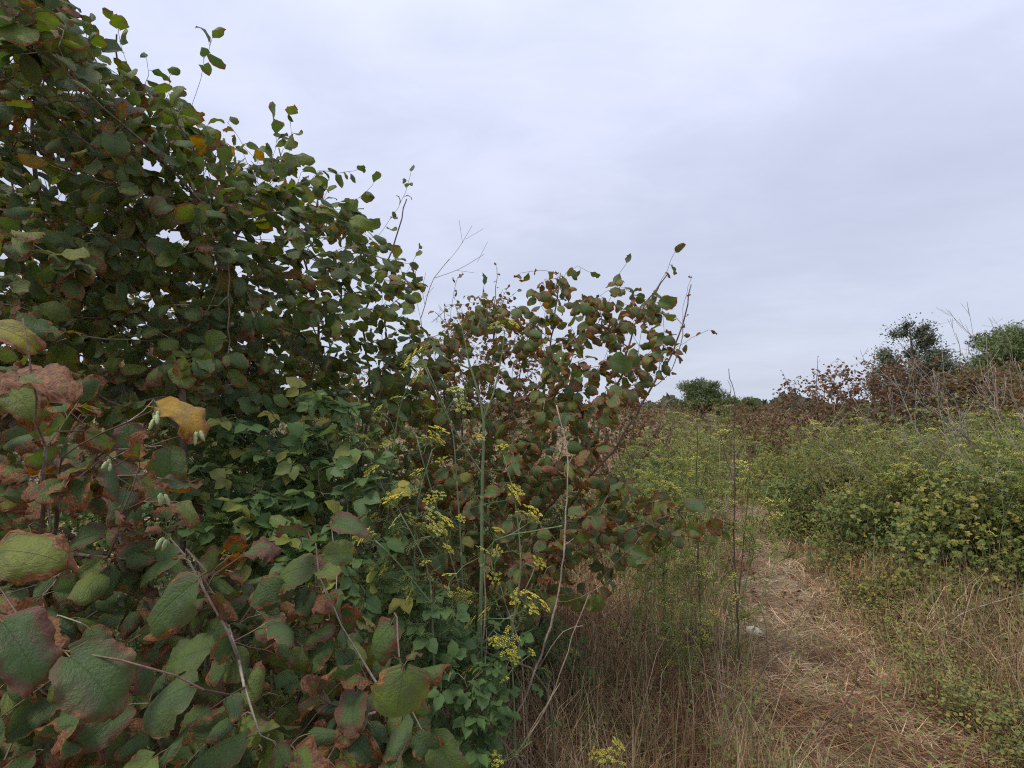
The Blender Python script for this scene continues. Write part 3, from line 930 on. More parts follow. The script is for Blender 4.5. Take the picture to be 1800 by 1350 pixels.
# 1. tall green hazel, upper left
tallpoly = [(-160, -140), (80, -120), (120, 20), (190, 110), (250, 150), (330, 175), (350, 215), (430, 265), (470, 250), (520, 262), (550, 310), (600, 345), (630, 385), (680, 415), (720, 450), (730, 510), (715, 560), (770, 610), (760, 700), (650, 740), (520, 720), (380, 730), (200, 730), (0, 770), (-200, 780)]
talld = poly_depth([(0, 0, 1.75), (0, 400, 1.8), (200, 200, 2.0), (350, 400, 2.1), (300, 650, 2.0), (500, 350, 2.45), (650, 450, 2.7), (600, 650, 2.6), (0, 700, 1.8)])
hazel(1, 'tall bushy green hazel filling the upper left, its leaves browned at the rims', [
    [(330, 1190, 2.6), (350, 900, 2.4), (345, 700, 2.1), (322, 600, 2.05), (308, 520, 2.0), (250, 430, 2.0), (150, 330, 1.95), (80, 200, 1.9), (30, 60, 1.85), (0, -80, 1.85)],
    [(300, 1190, 2.6), (200, 900, 2.3), (120, 650, 2.1), (80, 420, 2.0), (60, 250, 1.95), (62, 100, 1.9), (70, -60, 1.9)],
    [(380, 1190, 2.65), (430, 900, 2.5), (400, 650, 2.3), (390, 500, 2.2), (340, 330, 2.15), (250, 230, 2.1), (210, 130, 2.05), (205, 60, 2.0)],
    [(420, 1190, 2.7), (520, 900, 2.6), (540, 700, 2.6), (560, 560, 2.55), (520, 400, 2.5), (490, 260, 2.45)],
    [(430, 1170, 2.75), (600, 900, 2.7), (650, 700, 2.7), (640, 560, 2.7), (690, 440, 2.7), (715, 350, 2.7)]],
    tallpoly, talld, 0.62, 1600, (3, 5), 0.067, GREENISH, wind=(0.55, -0.05, 0), droop=0.42, face=0.4, up=0.6,
    shoots=[
        dict(p=[(330, 215, 2.1), (340, 180, 2.1), (352, 140, 2.1), (360, 105, 2.1), (372, 70, 2.1)], n=5, s=0.075, span=0.12, style=(.1, .3, 0, .3, 0), wind=(.2, 0, .45), droop=0.0),
        dict(p=[(230, 170, 2.0), (225, 120, 2.0), (212, 80, 2.0), (206, 40, 2.0)], n=6, s=0.078, span=0.22, style=(.1, .3, 0, .4, 0), droop=0.1),
        dict(p=[(100, 80, 1.9), (110, 40, 1.9), (115, 0, 1.9)], n=4, s=0.075, span=.2),
        dict(p=[(470, 300, 2.45), (485, 260, 2.45), (480, 215, 2.45)], n=7, s=0.075, span=0.2, style=(.1, .4, 0, .4, 0), wind=(.2, 0, .2), droop=0.1),
        dict(p=[(540, 330, 2.5), (560, 300, 2.5), (590, 305, 2.5), (625, 300, 2.5)], n=8, s=0.062, span=0.25),
        dict(p=[(660, 420, 2.7), (690, 380, 2.7), (712, 340, 2.7), (722, 305, 2.7)], n=8, s=0.062, span=0.32, style=(.1, .4, .1, .4, 0), wind=(.2, 0, .2), droop=.1),
        dict(p=[(700, 500, 2.7), (720, 470, 2.7), (735, 440, 2.7)], n=6, s=0.062, span=0.25, droop=.2),
        dict(p=[(430, 260, 2.3), (415, 235, 2.3), (400, 215, 2.3)], n=4, s=0.065, span=0.2),
        dict(p=[(140, 120, 1.95), (150, 80, 1.95), (155, 45, 1.95)], n=6, s=0.07, span=0.2, style=(.1, .4, 0, .4, 0), droop=.1),
        dict(p=[(500, 290, 2.5), (512, 250, 2.5), (508, 205, 2.5)], n=7, s=0.07, span=0.25, style=(.1, .4, 0, .4, 0), droop=.1),
        dict(p=[(610, 370, 2.6), (640, 340, 2.6), (655, 325, 2.6)], n=5, s=0.06, span=0.2, style=(.1, .4, 0, .3, 0)),
        dict(p=[(250, 160, 2.05), (262, 130, 2.05), (258, 105, 2.05)], n=5, s=0.07, span=0.18, style=(.1, .5, 0, .3, 0)),
        dict(p=[(290, 180, 2.1), (300, 160, 2.1), (298, 135, 2.1)], n=5, s=0.075, span=0.2)],
    heroes=[(405, 378, 42, 175, .05, .84, 0, dict(L=.075)), (392, 405, 42, 175, .05, .80, 0, dict(L=.08)), (430, 432, 50, 10, .1, .66, 0, dict(L=.085)), (575, 370, 45, 5, .05, .85, 0, dict(L=.08)), (635, 392, 48, 20, .05, .8, 0, dict(L=.08)), (370, 600, 60, 170, .2, .6, 0), (535, 492, 45, 20, .75, .95, 0), (30, 55, 80, 20, .15, .75, 0)])

# 2. hazel in the middle, browned by drought
cpoly = [(700, 720), (715, 640), (760, 575), (830, 540), (900, 540), (925, 500), (985, 480), (1020, 520), (1080, 500), (1140, 505), (1165, 540), (1180, 600), (1150, 650), (1120, 680), (1085, 730), (1060, 790), (1110, 850), (1200, 885), (1235, 905), (1170, 960), (1100, 985), (1060, 1040), (960, 1050), (870, 1050), (770, 1020), (680, 960), (640, 880), (660, 740)]
cd = poly_depth([(700, 700, 2.7), (900, 550, 2.9), (1100, 520, 2.7), (1000, 700, 2.5), (900, 900, 2.4), (1050, 1000, 2.2), (1200, 900, 2.4), (750, 950, 2.4)])
hazel(2, 'drought browned hazel in the middle with rusty rimmed round leaves', [
    [(930, 1160, 3.15), (940, 950, 3.0), (1010, 830, 2.8), (1060, 740, 2.75), (1090, 660, 2.7), (1120, 560, 2.7), (1175, 480, 2.7)],
    [(920, 1160, 3.15), (900, 950, 3.0), (930, 800, 2.9), (960, 650, 2.9), (980, 530, 2.85), (985, 480, 2.85)],
    [(910, 1160, 3.15), (850, 950, 2.9), (800, 800, 2.8), (780, 680, 2.8), (790, 620, 2.8)],
    [(925, 1170, 3.1), (960, 1000, 2.8), (1020, 940, 2.5), (1100, 930, 2.4), (1200, 900, 2.35)],
    [(935, 1160, 3.15), (1000, 900, 2.9), (1080, 790, 2.8), (1140, 690, 2.8), (1190, 600, 2.8), (1215, 500, 2.8)]],
    cpoly, cd, 0.5, 560, (3, 5), 0.069, BROWNISH, wind=(0.12, -0.1, 0), droop=0.75, face=0.65, up=0.45,
    shoots=[
        dict(p=[(1090, 600, 2.7), (1130, 540, 2.7), (1165, 490, 2.7), (1185, 445, 2.7)], n=9, s=0.062, span=0.5),
        dict(p=[(1050, 570, 2.7), (1075, 520, 2.7), (1090, 480, 2.7), (1100, 465, 2.7)], n=7, s=0.068, span=0.3),
        dict(p=[(980, 520, 2.8), (985, 490, 2.8), (960, 475, 2.8), (915, 480, 2.8)], n=6, s=0.06, span=0.25),
        dict(p=[(985, 510, 2.8), (995, 480, 2.8), (1015, 468, 2.8), (1035, 478, 2.8)], n=6, s=0.055, span=0.25),
        dict(p=[(1160, 640, 2.75), (1190, 610, 2.75), (1215, 595, 2.75), (1245, 580, 2.75)], n=6, s=0.045, span=0.35, style=(.6, 1, .6, 0, .2)),
        dict(p=[(1150, 680, 2.8), (1180, 650, 2.8), (1200, 590, 2.8), (1200, 540, 2.8), (1215, 490, 2.8)], n=6, s=0.036, span=0.55, style=(.6, 1, .6, 0, .2)),
        dict(p=[(850, 560, 2.8), (845, 530, 2.8), (850, 505, 2.8)], n=6, s=0.065, span=0.25, style=(.1, .3, 0, .5, 0)),
        dict(p=[(790, 580, 2.8), (795, 530, 2.8), (803, 492, 2.8)], n=3, s=0.05, span=0.05, style=(.9, 1.1, 1, 0, 0)),
        dict(p=[(1150, 900, 2.4), (1200, 890, 2.35), (1230, 880, 2.3), (1265, 930, 2.3)], n=7, s=0.085, span=0.35, style=(.2, .5, .1, .2, .1))],
    heroes=[(965, 725, 38, 110, .2, .2, 0), (1000, 722, 42, 95, .45, .2, 0), (1060, 735, 42, 30, .35, .6, 0), (1015, 790, 42, 30, .1, .35, 0), (886, 840, 36, 160, .45, .3, 0), (966, 860, 40, 100, .4, .3, 0), (1095, 640, 55, 20, .3, .2, 0), (1030, 970, 36, 40, .5, .4, .1),
            (1048, 1068, 50, 88, .35, .62, 0), (995, 1045, 36, 200, .35, .4, 0), (1090, 990, 36, 70, .2, .5, 0), (925, 1085, 45, 95, .05, .35, 0), (865, 1055, 40, 110, .3, .3, 0), (1172, 880, 35, 60, .4, .3, .7), (1222, 888, 42, 195, .1, .3, .3)])

# 3. hazel leaning over from the lower left, close to the camera
fpoly = [(-120, 880), (60, 930), (180, 960), (330, 985), (480, 1010), (590, 1030), (640, 1060), (690, 1110), (740, 1180), (760, 1260), (740, 1400), (600, 1450), (-150, 1450)]
fd = poly_depth([(0, 950, 1.0), (0, 1350, 0.85), (300, 1050, 1.05), (300, 1350, 0.85), (550, 1100, 1.15), (550, 1350, 0.95), (740, 1250, 1.1)])
H3 = [
    (320, 723, 112, 8, .34, .985, 0, dict(up=.8, face=.35, fwd=-.1, L=.085)),
    (228, 780, 84, 78, .22, .2, 1.0, dict(face=.5)), (298, 832, 100, 84, .28, .22, .15, dict(face=.9, up=.1)),
    (180, 800, 84, 172, .55, .9, .1, dict(face=.4, up=.8)), (50, 968, 150, -3, .5, .84, .1, dict(up=.5, face=.7)),
    (22, 582, 100, 12, .3, .93, .3, dict(up=.3)), (75, 668, 120, 4, 1.0, .4, 0, dict(up=.6, face=.4)), (40, 700, 110, 20, .55, .75, .2),
    (140, 945, 86, 172, .2, .3, .8, dict(face=.6, up=.7)), (262, 990, 112, 166, .2, .35, .1, dict(face=.5, up=.7)),
    (285, 1072, 160, 138, .34, .12, .25, dict(face=.9, up=.6)), (505, 1002, 104, 172, .3, .45, .1, dict(face=.9, up=.5)),
    (400, 1038, 90, 195, .2, .1, .9, dict(face=.5, up=.7)), (412, 1092, 84, 62, .05, .2, 0), (466, 1072, 78, 25, .1, .25, .1, dict(up=.8)),
    (170, 1190, 160, 28, .22, .15, .55, dict(face=.5, up=.8)), (45, 1140, 165, 38, .3, .1, 1.0, dict(face=.5, up=.7)),
    (320, 1152, 116, 168, .12, .4, .1, dict(up=.8, face=.5)), (270, 1232, 150, 160, .2, .1, .2, dict(up=.8, face=.5)), (85, 1088, 130, 10, .25, .12, .4, dict(up=.8)),
    (558, 1240, 98, 104, .36, .42, .1, dict(face=1.1, up=.3)), (486, 1168, 72, 115, .42, .45, .1), (478, 1118, 80, 150, .3, .35, .2),
    (655, 1140, 118, 128, .5, .35, .9, dict(face=.9)), (700, 1252, 160, 96, .3, .55, .15, dict(face=1.0, up=.2)), (752, 1172, 92, -35, .35, .3, .7, dict(face=.6, up=.8)),
    (785, 1335, 110, 58, .06, .45, .1, dict(face=.5)), (650, 1072, 66, 84, .3, .2, .5), (615, 925, 72, 10, .15, .2, .9, dict(up=.8)),
    (135, 1275, 84, 165, .45, .6, .1), (205, 1318, 84, 60, .4, .75, .1, dict(face=1.0, up=.1)), (240, 905, 70, 60, .35, .1, 1.0),
    (35, 765, 90, 175, .25, .25, .2, dict(up=.9, face=.4)), (370, 1312, 140, 170, .3, .35, .2, dict(up=.9, face=.6)), (60, 1010, 110, 10, .12, .62, 0, dict(up=.6)),
    (150, 1035, 90, 100, .3, .2, .7), (30, 1230, 100, 100, .4, .3, .6), (610, 1180, 80, 90, .4, .3, .4), (560, 1290, 90, 110, .4, .3, .3), (690, 1350, 110, 160, .25, .45, .2),
    (450, 1330, 120, 80, .2, .2, .2), (620, 1330, 110, 30, .3, .25, .2), (380, 1230, 90, 120, .3, .3, .4), (440, 1185, 80, 60, .2, .15, .1), (200, 700, 60, 130, .1, .3, 0, dict(face=.9)),
    (590, 990, 70, 20, .2, .3, .2), (560, 1060, 90, 165, .2, .1, .4, dict(up=.8)), (620, 1105, 80, 20, .2, .2, .2), (330, 885, 60, 0, .8, .2, .6), (110, 860, 70, 160, .7, .3, .3), (20, 850, 80, 120, .15, .2, 0),
    (730, 1290, 90, 80, .3, .25, .4), (520, 1160, 60, 80, .5, .3, .3), (290, 1140, 80, 30, .5, .3, .3)]
hazel(3, 'close hazel leaning in at the lower left with large purple flushed leaves', [
    [(150, 1900, 1.15), (120, 1500, 1.1), (60, 1200, 1.05), (20, 1000, 1.0), (-40, 800, 0.95), (-60, 650, 0.9)],
    [(200, 1900, 1.2), (260, 1500, 1.1), (330, 1250, 1.0), (400, 1100, 0.9)],
    [(260, 1900, 1.2), (420, 1500, 1.15), (520, 1250, 1.15), (560, 1100, 1.1), (555, 985, 1.05)],
    [(300, 1900, 1.2), (520, 1550, 1.1), (640, 1350, 1.05), (690, 1200, 0.9)],
    [(180, 1900, 1.2), (160, 1300, 1.25), (90, 1000, 1.2), (120, 850, 1.1), (200, 790, 0.95)]],
    fpoly, fd, 0.26, 290, (3, 4), 0.060, FRONT, wind=(-0.05, -0.25, 0), droop=0.45, face=0.75, up=0.7, heroes=H3, more=[([(-60, 640), (110, 650), (200, 760), (330, 860), (300, 960), (-60, 930)], 46, lambda x, y: 1.0, .2, (.25, .95, .30, .18, .25), .055), ([(-60, 900), (400, 930), (640, 1050), (720, 1200), (700, 1350), (-60, 1350)], 45, lambda x, y: 1.0, .25, (.4, 1.1, .5, .2, .3), .05)], hires=(20, 8), lowres=(8, 6), nparts=300,
    shoots=[dict(p=[(420, 1160, .8), (400, 1110, .78), (360, 1040, .75), (325, 985, .72), (298, 945, .70)], n=2, s=.03, span=.05, style=(.9, 1, 1, 0, .5)),
            dict(p=[(600, 1100, .95), (580, 1050, .92), (562, 1010, .9), (555, 955, .9)], n=3, s=.06, span=.05, style=(.1, .2, 0, .5, 0)),
            dict(p=[(100, 870, .85), (110, 805, .8), (180, 760, .78), (268, 722, .74)], n=0), dict(p=[(100, 870, .9), (170, 840, .82), (250, 790, .8), (345, 757, .78)], n=0),
            dict(p=[(60, 1200, .9), (75, 850, .85), (60, 700, .8), (40, 560, .8)], n=0), dict(p=[(190, 980, .85), (215, 900, .8), (245, 818, .78)], n=1, s=.05, span=.03),
            dict(p=[(330, 1400, .8), (400, 1340, .8), (440, 1310, .8), (470, 1280, .8)], n=1, s=.05, span=.03)],
    catkins=[(273, 728, .74, 4), (346, 760, .78, 5), (288, 872, .76, 4), (285, 948, .70, 4), (192, 815, .8, 3)], span=0.2, minr=(0.010, 0.0025), spread=0.9, barkcol=(0.15, 0.10, 0.085))

# ------------------------------------------------------------------ brambles
def bramble(seed, label, poly, dfun, thick, n, size, roots, style, nparts=300, group='bramble patches', extra=(), face=0.6, hires=(6, 4), name='bramble'):
    rng = np.random.default_rng(seed)
    base = at(*roots[0][0]); base[2] = 0
    t = thing(name, label, 'shrub', base, group)
    wood = Wood(rng, tip=0.0012)
    for r_ in roots: wood.chain(list(spline([at(*p) for p in r_], 0.06)), -1, (0.0045, 0.0022))
    pts = fill(poly, n, dfun, thick, rng)
    pts = pts[pts[:, 2] > 0.06]
    tgt = newtgt()
    ch = wood.grow(pts, back=0.15, lift=0.25)
    for k, ids in ch + [(0, wood.chains[q]) for q in range(len(roots)) if extra]:
        P = [wood.pos[i] for i in ids]
        m = 2 if k or not extra else 8
        for j in range(m):
            i1 = len(P) - 1 - (j * 2 if m == 2 else int(j * len(P) / 9)); i1 = max(1, i1)
            p = P[i1]; d = nrm(P[i1] - P[i1 - 1])
            td = nrm(d * 0.3 + rng.normal(0, .55, 3) * [1, .8, .4] + [0, -0.25, -0.05])
            tocam = nrm(np.array([0, 0, CAM_Z]) - p)
            tgt['O'].append(p); tgt['t'].append(td); tgt['n'].append(tocam * face + np.array([0, 0, .9]) + rng.normal(0, .3, 3)); tgt['s'].append(size * rng.uniform(.65, 1.15))
            hue = rng.uniform(.12, style[1]) if rng.random() > style[2] else rng.uniform(.7, 1)
            tgt['R'].append(np.array([style[0] * rng.random(), hue, 0]))
    wood.build(t, base, thick=0.0022, col=(0.12, 0.07, 0.06), tcol=(0.12, 0.12, 0.06), mat=M_TWIG, maxparts=24)
    put_leaves(rng, tgt, t, base, nparts, hires, (4, 2), 30, 'compound_leaf', M_BRAMBLE, lambda r, res, br: bramble_leaf(r, 5 if r.random() < .6 else 3, res[0], res[1]))
    return t


bramble(21, 'fresh green bramble patch under the tall hazel with five part leaves',
        [(320, 760), (420, 720), (520, 690), (600, 700), (660, 760), (690, 860), (680, 960), (720, 1060), (640, 1060), (560, 1010), (420, 990), (330, 960)],
        lambda x, y: 1.78 - (y - 750) * 0.0007, 0.22, 280, 0.10, [[(480, 1300, 1.9), (470, 1000, 1.95), (430, 800, 2.0)], [(520, 1300, 1.9), (560, 950, 1.95), (600, 720, 2.1)], [(450, 1300, 1.9), (400, 1000, 1.9), (360, 850, 1.9)], [(560, 1300, 1.9), (620, 1050, 1.8), (660, 940, 1.8)]], (0.25, 0.62, 0.05))
bramble(22, 'low trailing bramble with bluish green leaves between the fennel stems',
        [(640, 1000), (760, 1040), (830, 1080), (900, 1120), (900, 1320), (800, 1320), (760, 1250), (740, 1150), (660, 1080)],
        lambda x, y: 1.65 - (y - 1000) * 0.0006, 0.14, 70, 0.085, [[(1010, 1480, 1.5), (930, 1360, 1.5), (870, 1290, 1.5), (805, 1195, 1.5), (740, 1120, 1.55)], [(980, 1500, 1.6), (960, 1210, 1.65), (860, 1150, 1.65), (780, 1100, 1.7), (690, 1060, 1.7)]], (0.2, 0.5, 0.03), extra=True, name='trailing_bramble')


# ------------------------------------------------------------------ fennel
def umbel_tpl(rng, big=1.0, fresh=True):
    """compound umbel: rays with little heads of yellow florets; unit = metres"""
    A = Acc(); n = int(rng.integers(9, 15))
    R = 0.034 * big
    for k in range(n):
        a = k * 2.4 + rng.normal(0, .2); rr = math.sqrt((k + .5) / n)
        tip = np.array([math.cos(a) * rr * R, math.sin(a) * rr * R, 0.034 * big * (1 - 0.25 * rr * rr) + rng.normal(0, .002)])
        tube(A, [(0, 0, 0), tip * [.45, .45, .55], tip], [.0008, .0006, .0005], 3, (0.20, 0.25, 0.07), False)
        m = int(rng.integers(8, 13))
        for j in range(m):
            b = j * 2.4; q = math.sqrt((j + .5) / m) * 0.0075 * big
            c = tip + np.array([math.cos(b) * q, math.sin(b) * q, 0.004 - q * .2])
            s = rng.uniform(.0016, .0026)
            V = c + s * np.array([[1, 0, 0], [0, 1, 0], [-1, 0, 0], [0, -1, 0], [0, 0, .8], [0, 0, -.9]])
            T = [[0, 1, 4], [1, 2, 4], [2, 3, 4], [3, 0, 4], [1, 0, 5], [2, 1, 5], [3, 2, 5], [0, 3, 5]]
            colr = np.array((0.74, 0.66, 0.11) if fresh else (0.52, 0.55, 0.17)) * rng.uniform(.75, 1.15)
            A.add(V, None, T, colr)
    return A.tpl()


def frond_tpl(rng, th=1.0, nk=12):
    """feathery thread-like fennel leaf, about 12 cm"""
    A = Acc()
    main = spline([(0, 0, 0), (0, .05, .03), (0, .11, .03)], .02)
    tube(A, main, .0008 * th, 3, (0.13, 0.17, 0.06), False)
    for k in range(nk):
        p = main[min(len(main) - 1, 1 + k // 3)]
        d = nrm(rng.normal(0, .7, 3) + [0, 1, .1]); L = rng.uniform(.02, .045)
        q = p + d * L
        tube(A, [p, (p + q) / 2 + rng.normal(0, .003, 3), q], .0005 * th, 3, (0.14, 0.19, 0.06), False)
        for z in range(2):
            e = p + d * L * rng.uniform(.3, .8); f = e + nrm(d + rng.normal(0, .6, 3)) * L * .5
            tube(A, [e, f], .00045 * th, 3, (0.16, 0.20, 0.065), False)
    return A.tpl()


ru = np.random.default_rng(5)
UMB = [umbel_tpl(ru, ru.uniform(.8, 1.15), True).copy() for _ in range(5)] + [umbel_tpl(ru, ru.uniform(.7, 1.0), False) for _ in range(3)]
def far_umbel(rng, fresh):
    A = Acc()
    for k in range(12):
        a = k * 2.4; rr = math.sqrt((k + .5) / 12)
        tip = np.array([math.cos(a) * rr * .036, math.sin(a) * rr * .036, .032 - .012 * rr * rr + rng.normal(0, .003)])
        tube(A, [(0, 0, 0), tip], [.0009, .0007], 3, (0.26, 0.31, 0.09), False)
        for j in range(4):
            c = tip + rng.normal(0, .0042, 3) * [1, 1, .5]; s_ = rng.uniform(.0026, .0042)
            V = c + s_ * np.array([[1, 0, 0], [0, 1, 0], [-1, 0, 0], [0, -1, 0], [0, 0, .8], [0, 0, -.9]])
            A.add(V, None, [[0, 1, 4], [1, 2, 4], [2, 3, 4], [3, 0, 4], [1, 0, 5], [2, 1, 5], [3, 2, 5], [0, 3, 5]], np.array((.66, .62, .15) if fresh else (.46, .48, .19)) * rng.uniform(.75, 1.15))
    return A.tpl()


FAR_ME = [tpl_mesh(far_umbel(ru, k < 4), 'umbel', M_FLOWER, (0, 0, 0)) for k in range(6)]
UMB_ME = [tpl_mesh(t_, 'umbel', M_FLOWER, (0, 0, 0)) for t_ in UMB]
FR = [frond_tpl(ru) for _ in range(4)]
FRF = [frond_tpl(ru, 2.1, 9) for _ in range(4)]


def place(me, name, parent, base, p, M):
    o = bpy.data.objects.new(name, me); COL.objects.link(o); o.parent = parent
    m4 = Matrix.Identity(4)
    for a in range(3):
        for b in range(3): m4[a][b] = M[a, b]
        m4[a][3] = p[a] - base[a]
    o.matrix_basis = m4
    return o


def upframe(d, s, rng):
    z = nrm(d); a = rng.uniform(0, 6.28)
    x = nrm(np.cross(z, (math.cos(a), math.sin(a), .01))); y = np.cross(z, x)
    return np.stack([x, y, z], -1) * s


FEN_G = 'flowering fennel near the camera'


def fennel(seed, label, stems, umbels, rad=0.0065, fronds=8, fresh=0.7, usize=1.0, group=FEN_G, col=(0.135, 0.185, 0.095)):
    rng = np.random.default_rng(seed)
    base = at(*stems[0][0]); base[2] = 0
    t = thing('fennel_plant', label, 'fennel', base, group)
    wood = Wood(rng, tip=0.0011, expo=2.2)
    for k, st in enumerate(stems):
        P = [at(*p[:3]) for p in st]
        ids = wood.chain(list(spline(P, .04)), -1 if k == 0 or len(st[0]) > 3 else wood.attach(P[0], 0, 0)[0], (rad if k == 0 else rad * .55, 0.0016))
    pts = np.array([at(*u[:3]) for u in umbels]) if umbels else np.zeros((0, 3))
    if len(pts):
        ch = wood.grow(pts - [0, 0, .02], back=-0.12, turn=1.6, wob=0.02, lift=0.12)
    r = wood.radii(); P = np.array(wood.pos)
    for k, ids in enumerate(wood.chains):
        A = Acc(); rr = r[ids].copy(); rr[0] = min(rr[0], rr[1] * 1.3)
        c = np.array(col) * rng.uniform(.85, 1.15)
        tube(A, P[ids], rr, 7 if rr.max() > .003 else 5, c)
        L = 0                                            # swollen joints with a sheath
        for i in ids[3::5] if k < len(stems) else ids[4::5]:
            dd = wood.dir[i]
            tube(A, [P[i] - dd * .006, P[i], P[i] + dd * .006], [r[i] * 1.0, r[i] * 1.35, r[i] * 1.0], 7, np.array((.24, .26, .12)), False)
        part(A, 'stem' if k < len(stems) else 'branch', M_FENNEL, t, base)
    for k, ids in (ch if len(pts) else []):
        p = P[ids[-1]]; u = umbels[k]
        s = usize * (u[3] if len(u) > 3 else 1) * rng.uniform(.85, 1.15)
        q = int(rng.integers(0, 5)) if rng.random() < fresh else int(rng.integers(5, 8))
        place(UMB_ME[q], 'umbel', t, base, p, upframe(wood.dir[ids[-1]] + [0, 0, 1.2] + rng.normal(0, .3, 3), s, rng))
    A = Acc()
    for k in range(fronds):
        i = int(rng.integers(2, len(P))); d = nrm(rng.normal(0, 1, 3) + [0, 0, .5]); tpl = FR[k % 4]
        M = upframe(d, rng.uniform(.6, 1.1), rng); M = M[:, [0, 2, 1]]
        A.many(tpl, M[None], P[i][None])
    part(A, 'feathery_leaves', M_FENNEL, t, base, 'stuff')
    return t


fennel(31, 'tallest fennel in front with a thick bluish green stem reaching the sky', [
    [(800, 1557, 1.7), (822, 1300, 1.7), (838, 1150, 1.7), (846, 1020, 1.7), (847, 900, 1.7), (848, 832, 1.7), (850, 740, 1.7), (838, 680, 1.7), (825, 640, 1.7), (812, 575, 1.7), (800, 535, 1.7)],
    [(850, 735, 1.7), (867, 693, 1.7), (880, 637, 1.7), (887, 583, 1.7)],
    [(825, 648, 1.7), (787, 632, 1.68), (760, 615, 1.66)],
    [(847, 832, 1.7), (807, 770, 1.66), (767, 693, 1.62), (747, 645, 1.6)]],
    [(752, 612, 1.66, 1.0), (742, 630, 1.6, 1.1), (765, 598, 1.68, .8), (745, 655, 1.62, .8), (875, 572, 1.7, .8), (893, 568, 1.7, .9), (800, 690, 1.63, 1.1), (808, 710, 1.6, .9), (790, 657, 1.66, .7)], fronds=10, fresh=.3)
fennel(32, 'slender fennel just left of the tallest one with bright yellow umbels', [
    [(830, 1557, 1.6), (818, 1200, 1.6), (812, 1000, 1.6), (802, 830, 1.6), (793, 745, 1.6), (770, 690, 1.6), (750, 645, 1.6)],
    [(815, 1060, 1.6), (770, 900, 1.55), (740, 800, 1.5), (733, 770, 1.5)]],
    [(756, 768, 1.5, 1.1), (765, 757, 1.5, 1.0), (837, 766, 1.6, .8), (748, 773, 1.5, .8), (757, 874, 1.5, .8), (755, 900, 1.45, .9), (762, 925, 1.45, .9), (890, 868, 1.6, .9), (780, 805, 1.55, .6), (807, 905, 1.55, .6)], rad=.004, fresh=.85)
fennel(33, 'thin pale fennel rising from the bramble patch at the left of the group', [
    [(640, 1557, 1.7), (655, 1200, 1.7), (672, 1020, 1.7), (684, 870, 1.7), (695, 760, 1.7), (708, 700, 1.7), (730, 655, 1.7)],
    [(690, 830, 1.7), (640, 800, 1.65), (620, 775, 1.65)]],
    [(620, 768, 1.65, .8), (612, 785, 1.65, .7), (700, 700, 1.7, .7), (672, 715, 1.7, .7), (720, 640, 1.7, .8), (740, 690, 1.7, .6), (680, 780, 1.7, .5), (635, 765, 1.65, .5)], rad=.0035, fresh=.4)
fennel(34, 'short branching fennel low in front with many small yellow heads', [
    [(790, 1557, 1.45), (770, 1300, 1.45), (762, 1150, 1.45), (756, 1020, 1.45), (735, 960, 1.45), (705, 905, 1.45)],
    [(758, 1060, 1.45), (700, 990, 1.42), (660, 950, 1.4)]],
    [(697, 880, 1.45, 1.0), (706, 912, 1.45, .7), (645, 942, 1.4, .9), (655, 938, 1.4, .7), (735, 1050, 1.45, .9), (715, 1010, 1.45, .5), (805, 1052, 1.5, .9), (842, 968, 1.5, .9), (780, 1035, 1.45, .7), (790, 1010, 1.45, .5), (750, 985, 1.45, .5), (680, 1000, 1.45, .5), (757, 930, 1.42, .8)], rad=.0038, fresh=.55, fronds=26)
fennel(35, 'fennel with a long arching side stem just beside the dry stalk', [
    [(860, 1557, 1.55), (850, 1300, 1.55), (846, 1150, 1.55), (850, 1000, 1.55), (870, 950, 1.5), (930, 935, 1.45), (985, 925, 1.4)],
    [(850, 1130, 1.55), (885, 1090, 1.5), (915, 1075, 1.5)]],
    [(928, 908, 1.5, .9), (917, 900, 1.5, .6), (925, 1055, 1.5, 1.0), (930, 1068, 1.5, .8), (885, 1112, 1.5, .9), (870, 1120, 1.5, .5), (872, 930, 1.5, .6)], rad=.0035, fresh=.9)
fennel(36, 'small low fennel at the bottom edge among trailing brambles', [
    [(800, 1590, 1.5), (805, 1400, 1.5), (800, 1300, 1.5), (795, 1240, 1.5)], [(805, 1350, 1.5), (850, 1250, 1.5), (880, 1210, 1.5)]],
    [(808, 1152, 1.5, .9), (790, 1217, 1.5, .8), (835, 1175, 1.5, .7), (880, 1190, 1.5, .7), (865, 1330, 1.4, .7), (930, 1140, 1.5, .5)], rad=.003, fresh=.9)
fennel(38, 'pale many headed fennel low before the bramble patch, left of the dry stalks', [
    [(700, 1557, 1.55), (722, 1250, 1.55), (735, 1100, 1.55), (728, 980, 1.55), (735, 880, 1.55), (760, 790, 1.55)],
    [(730, 1000, 1.55), (690, 900, 1.5), (665, 840, 1.5)]],
    [(765, 775, 1.55, .8), (740, 830, 1.55, .7), (716, 905, 1.5, .8), (700, 940, 1.5, .7), (768, 870, 1.5, .8), (775, 915, 1.5, .9), (740, 925, 1.5, .7), (660, 825, 1.5, .8), (680, 865, 1.5, .7), (725, 860, 1.5, .6), (690, 985, 1.5, .7), (720, 1030, 1.5, .7), (780, 960, 1.5, .7), (665, 905, 1.5, .7), (750, 1010, 1.5, .6)], rad=.003, fresh=.7, fronds=18, usize=.95)
fennel(39, 'leaning fennel between the thick stem and the long pale stalk', [
    [(900, 1557, 1.6), (905, 1300, 1.6), (900, 1120, 1.6), (915, 1000, 1.6), (905, 880, 1.6), (885, 800, 1.6)]],
    [(884, 785, 1.6, .7), (905, 860, 1.6, .8), (930, 900, 1.55, .8), (880, 960, 1.55, .7), (940, 985, 1.55, .7), (915, 1040, 1.5, .8), (870, 1010, 1.5, .6), (950, 1060, 1.5, .6), (835, 1090, 1.5, .8), (860, 1075, 1.5, .6), (900, 1150, 1.5, .6)], rad=.0028, fresh=.7, fronds=12)
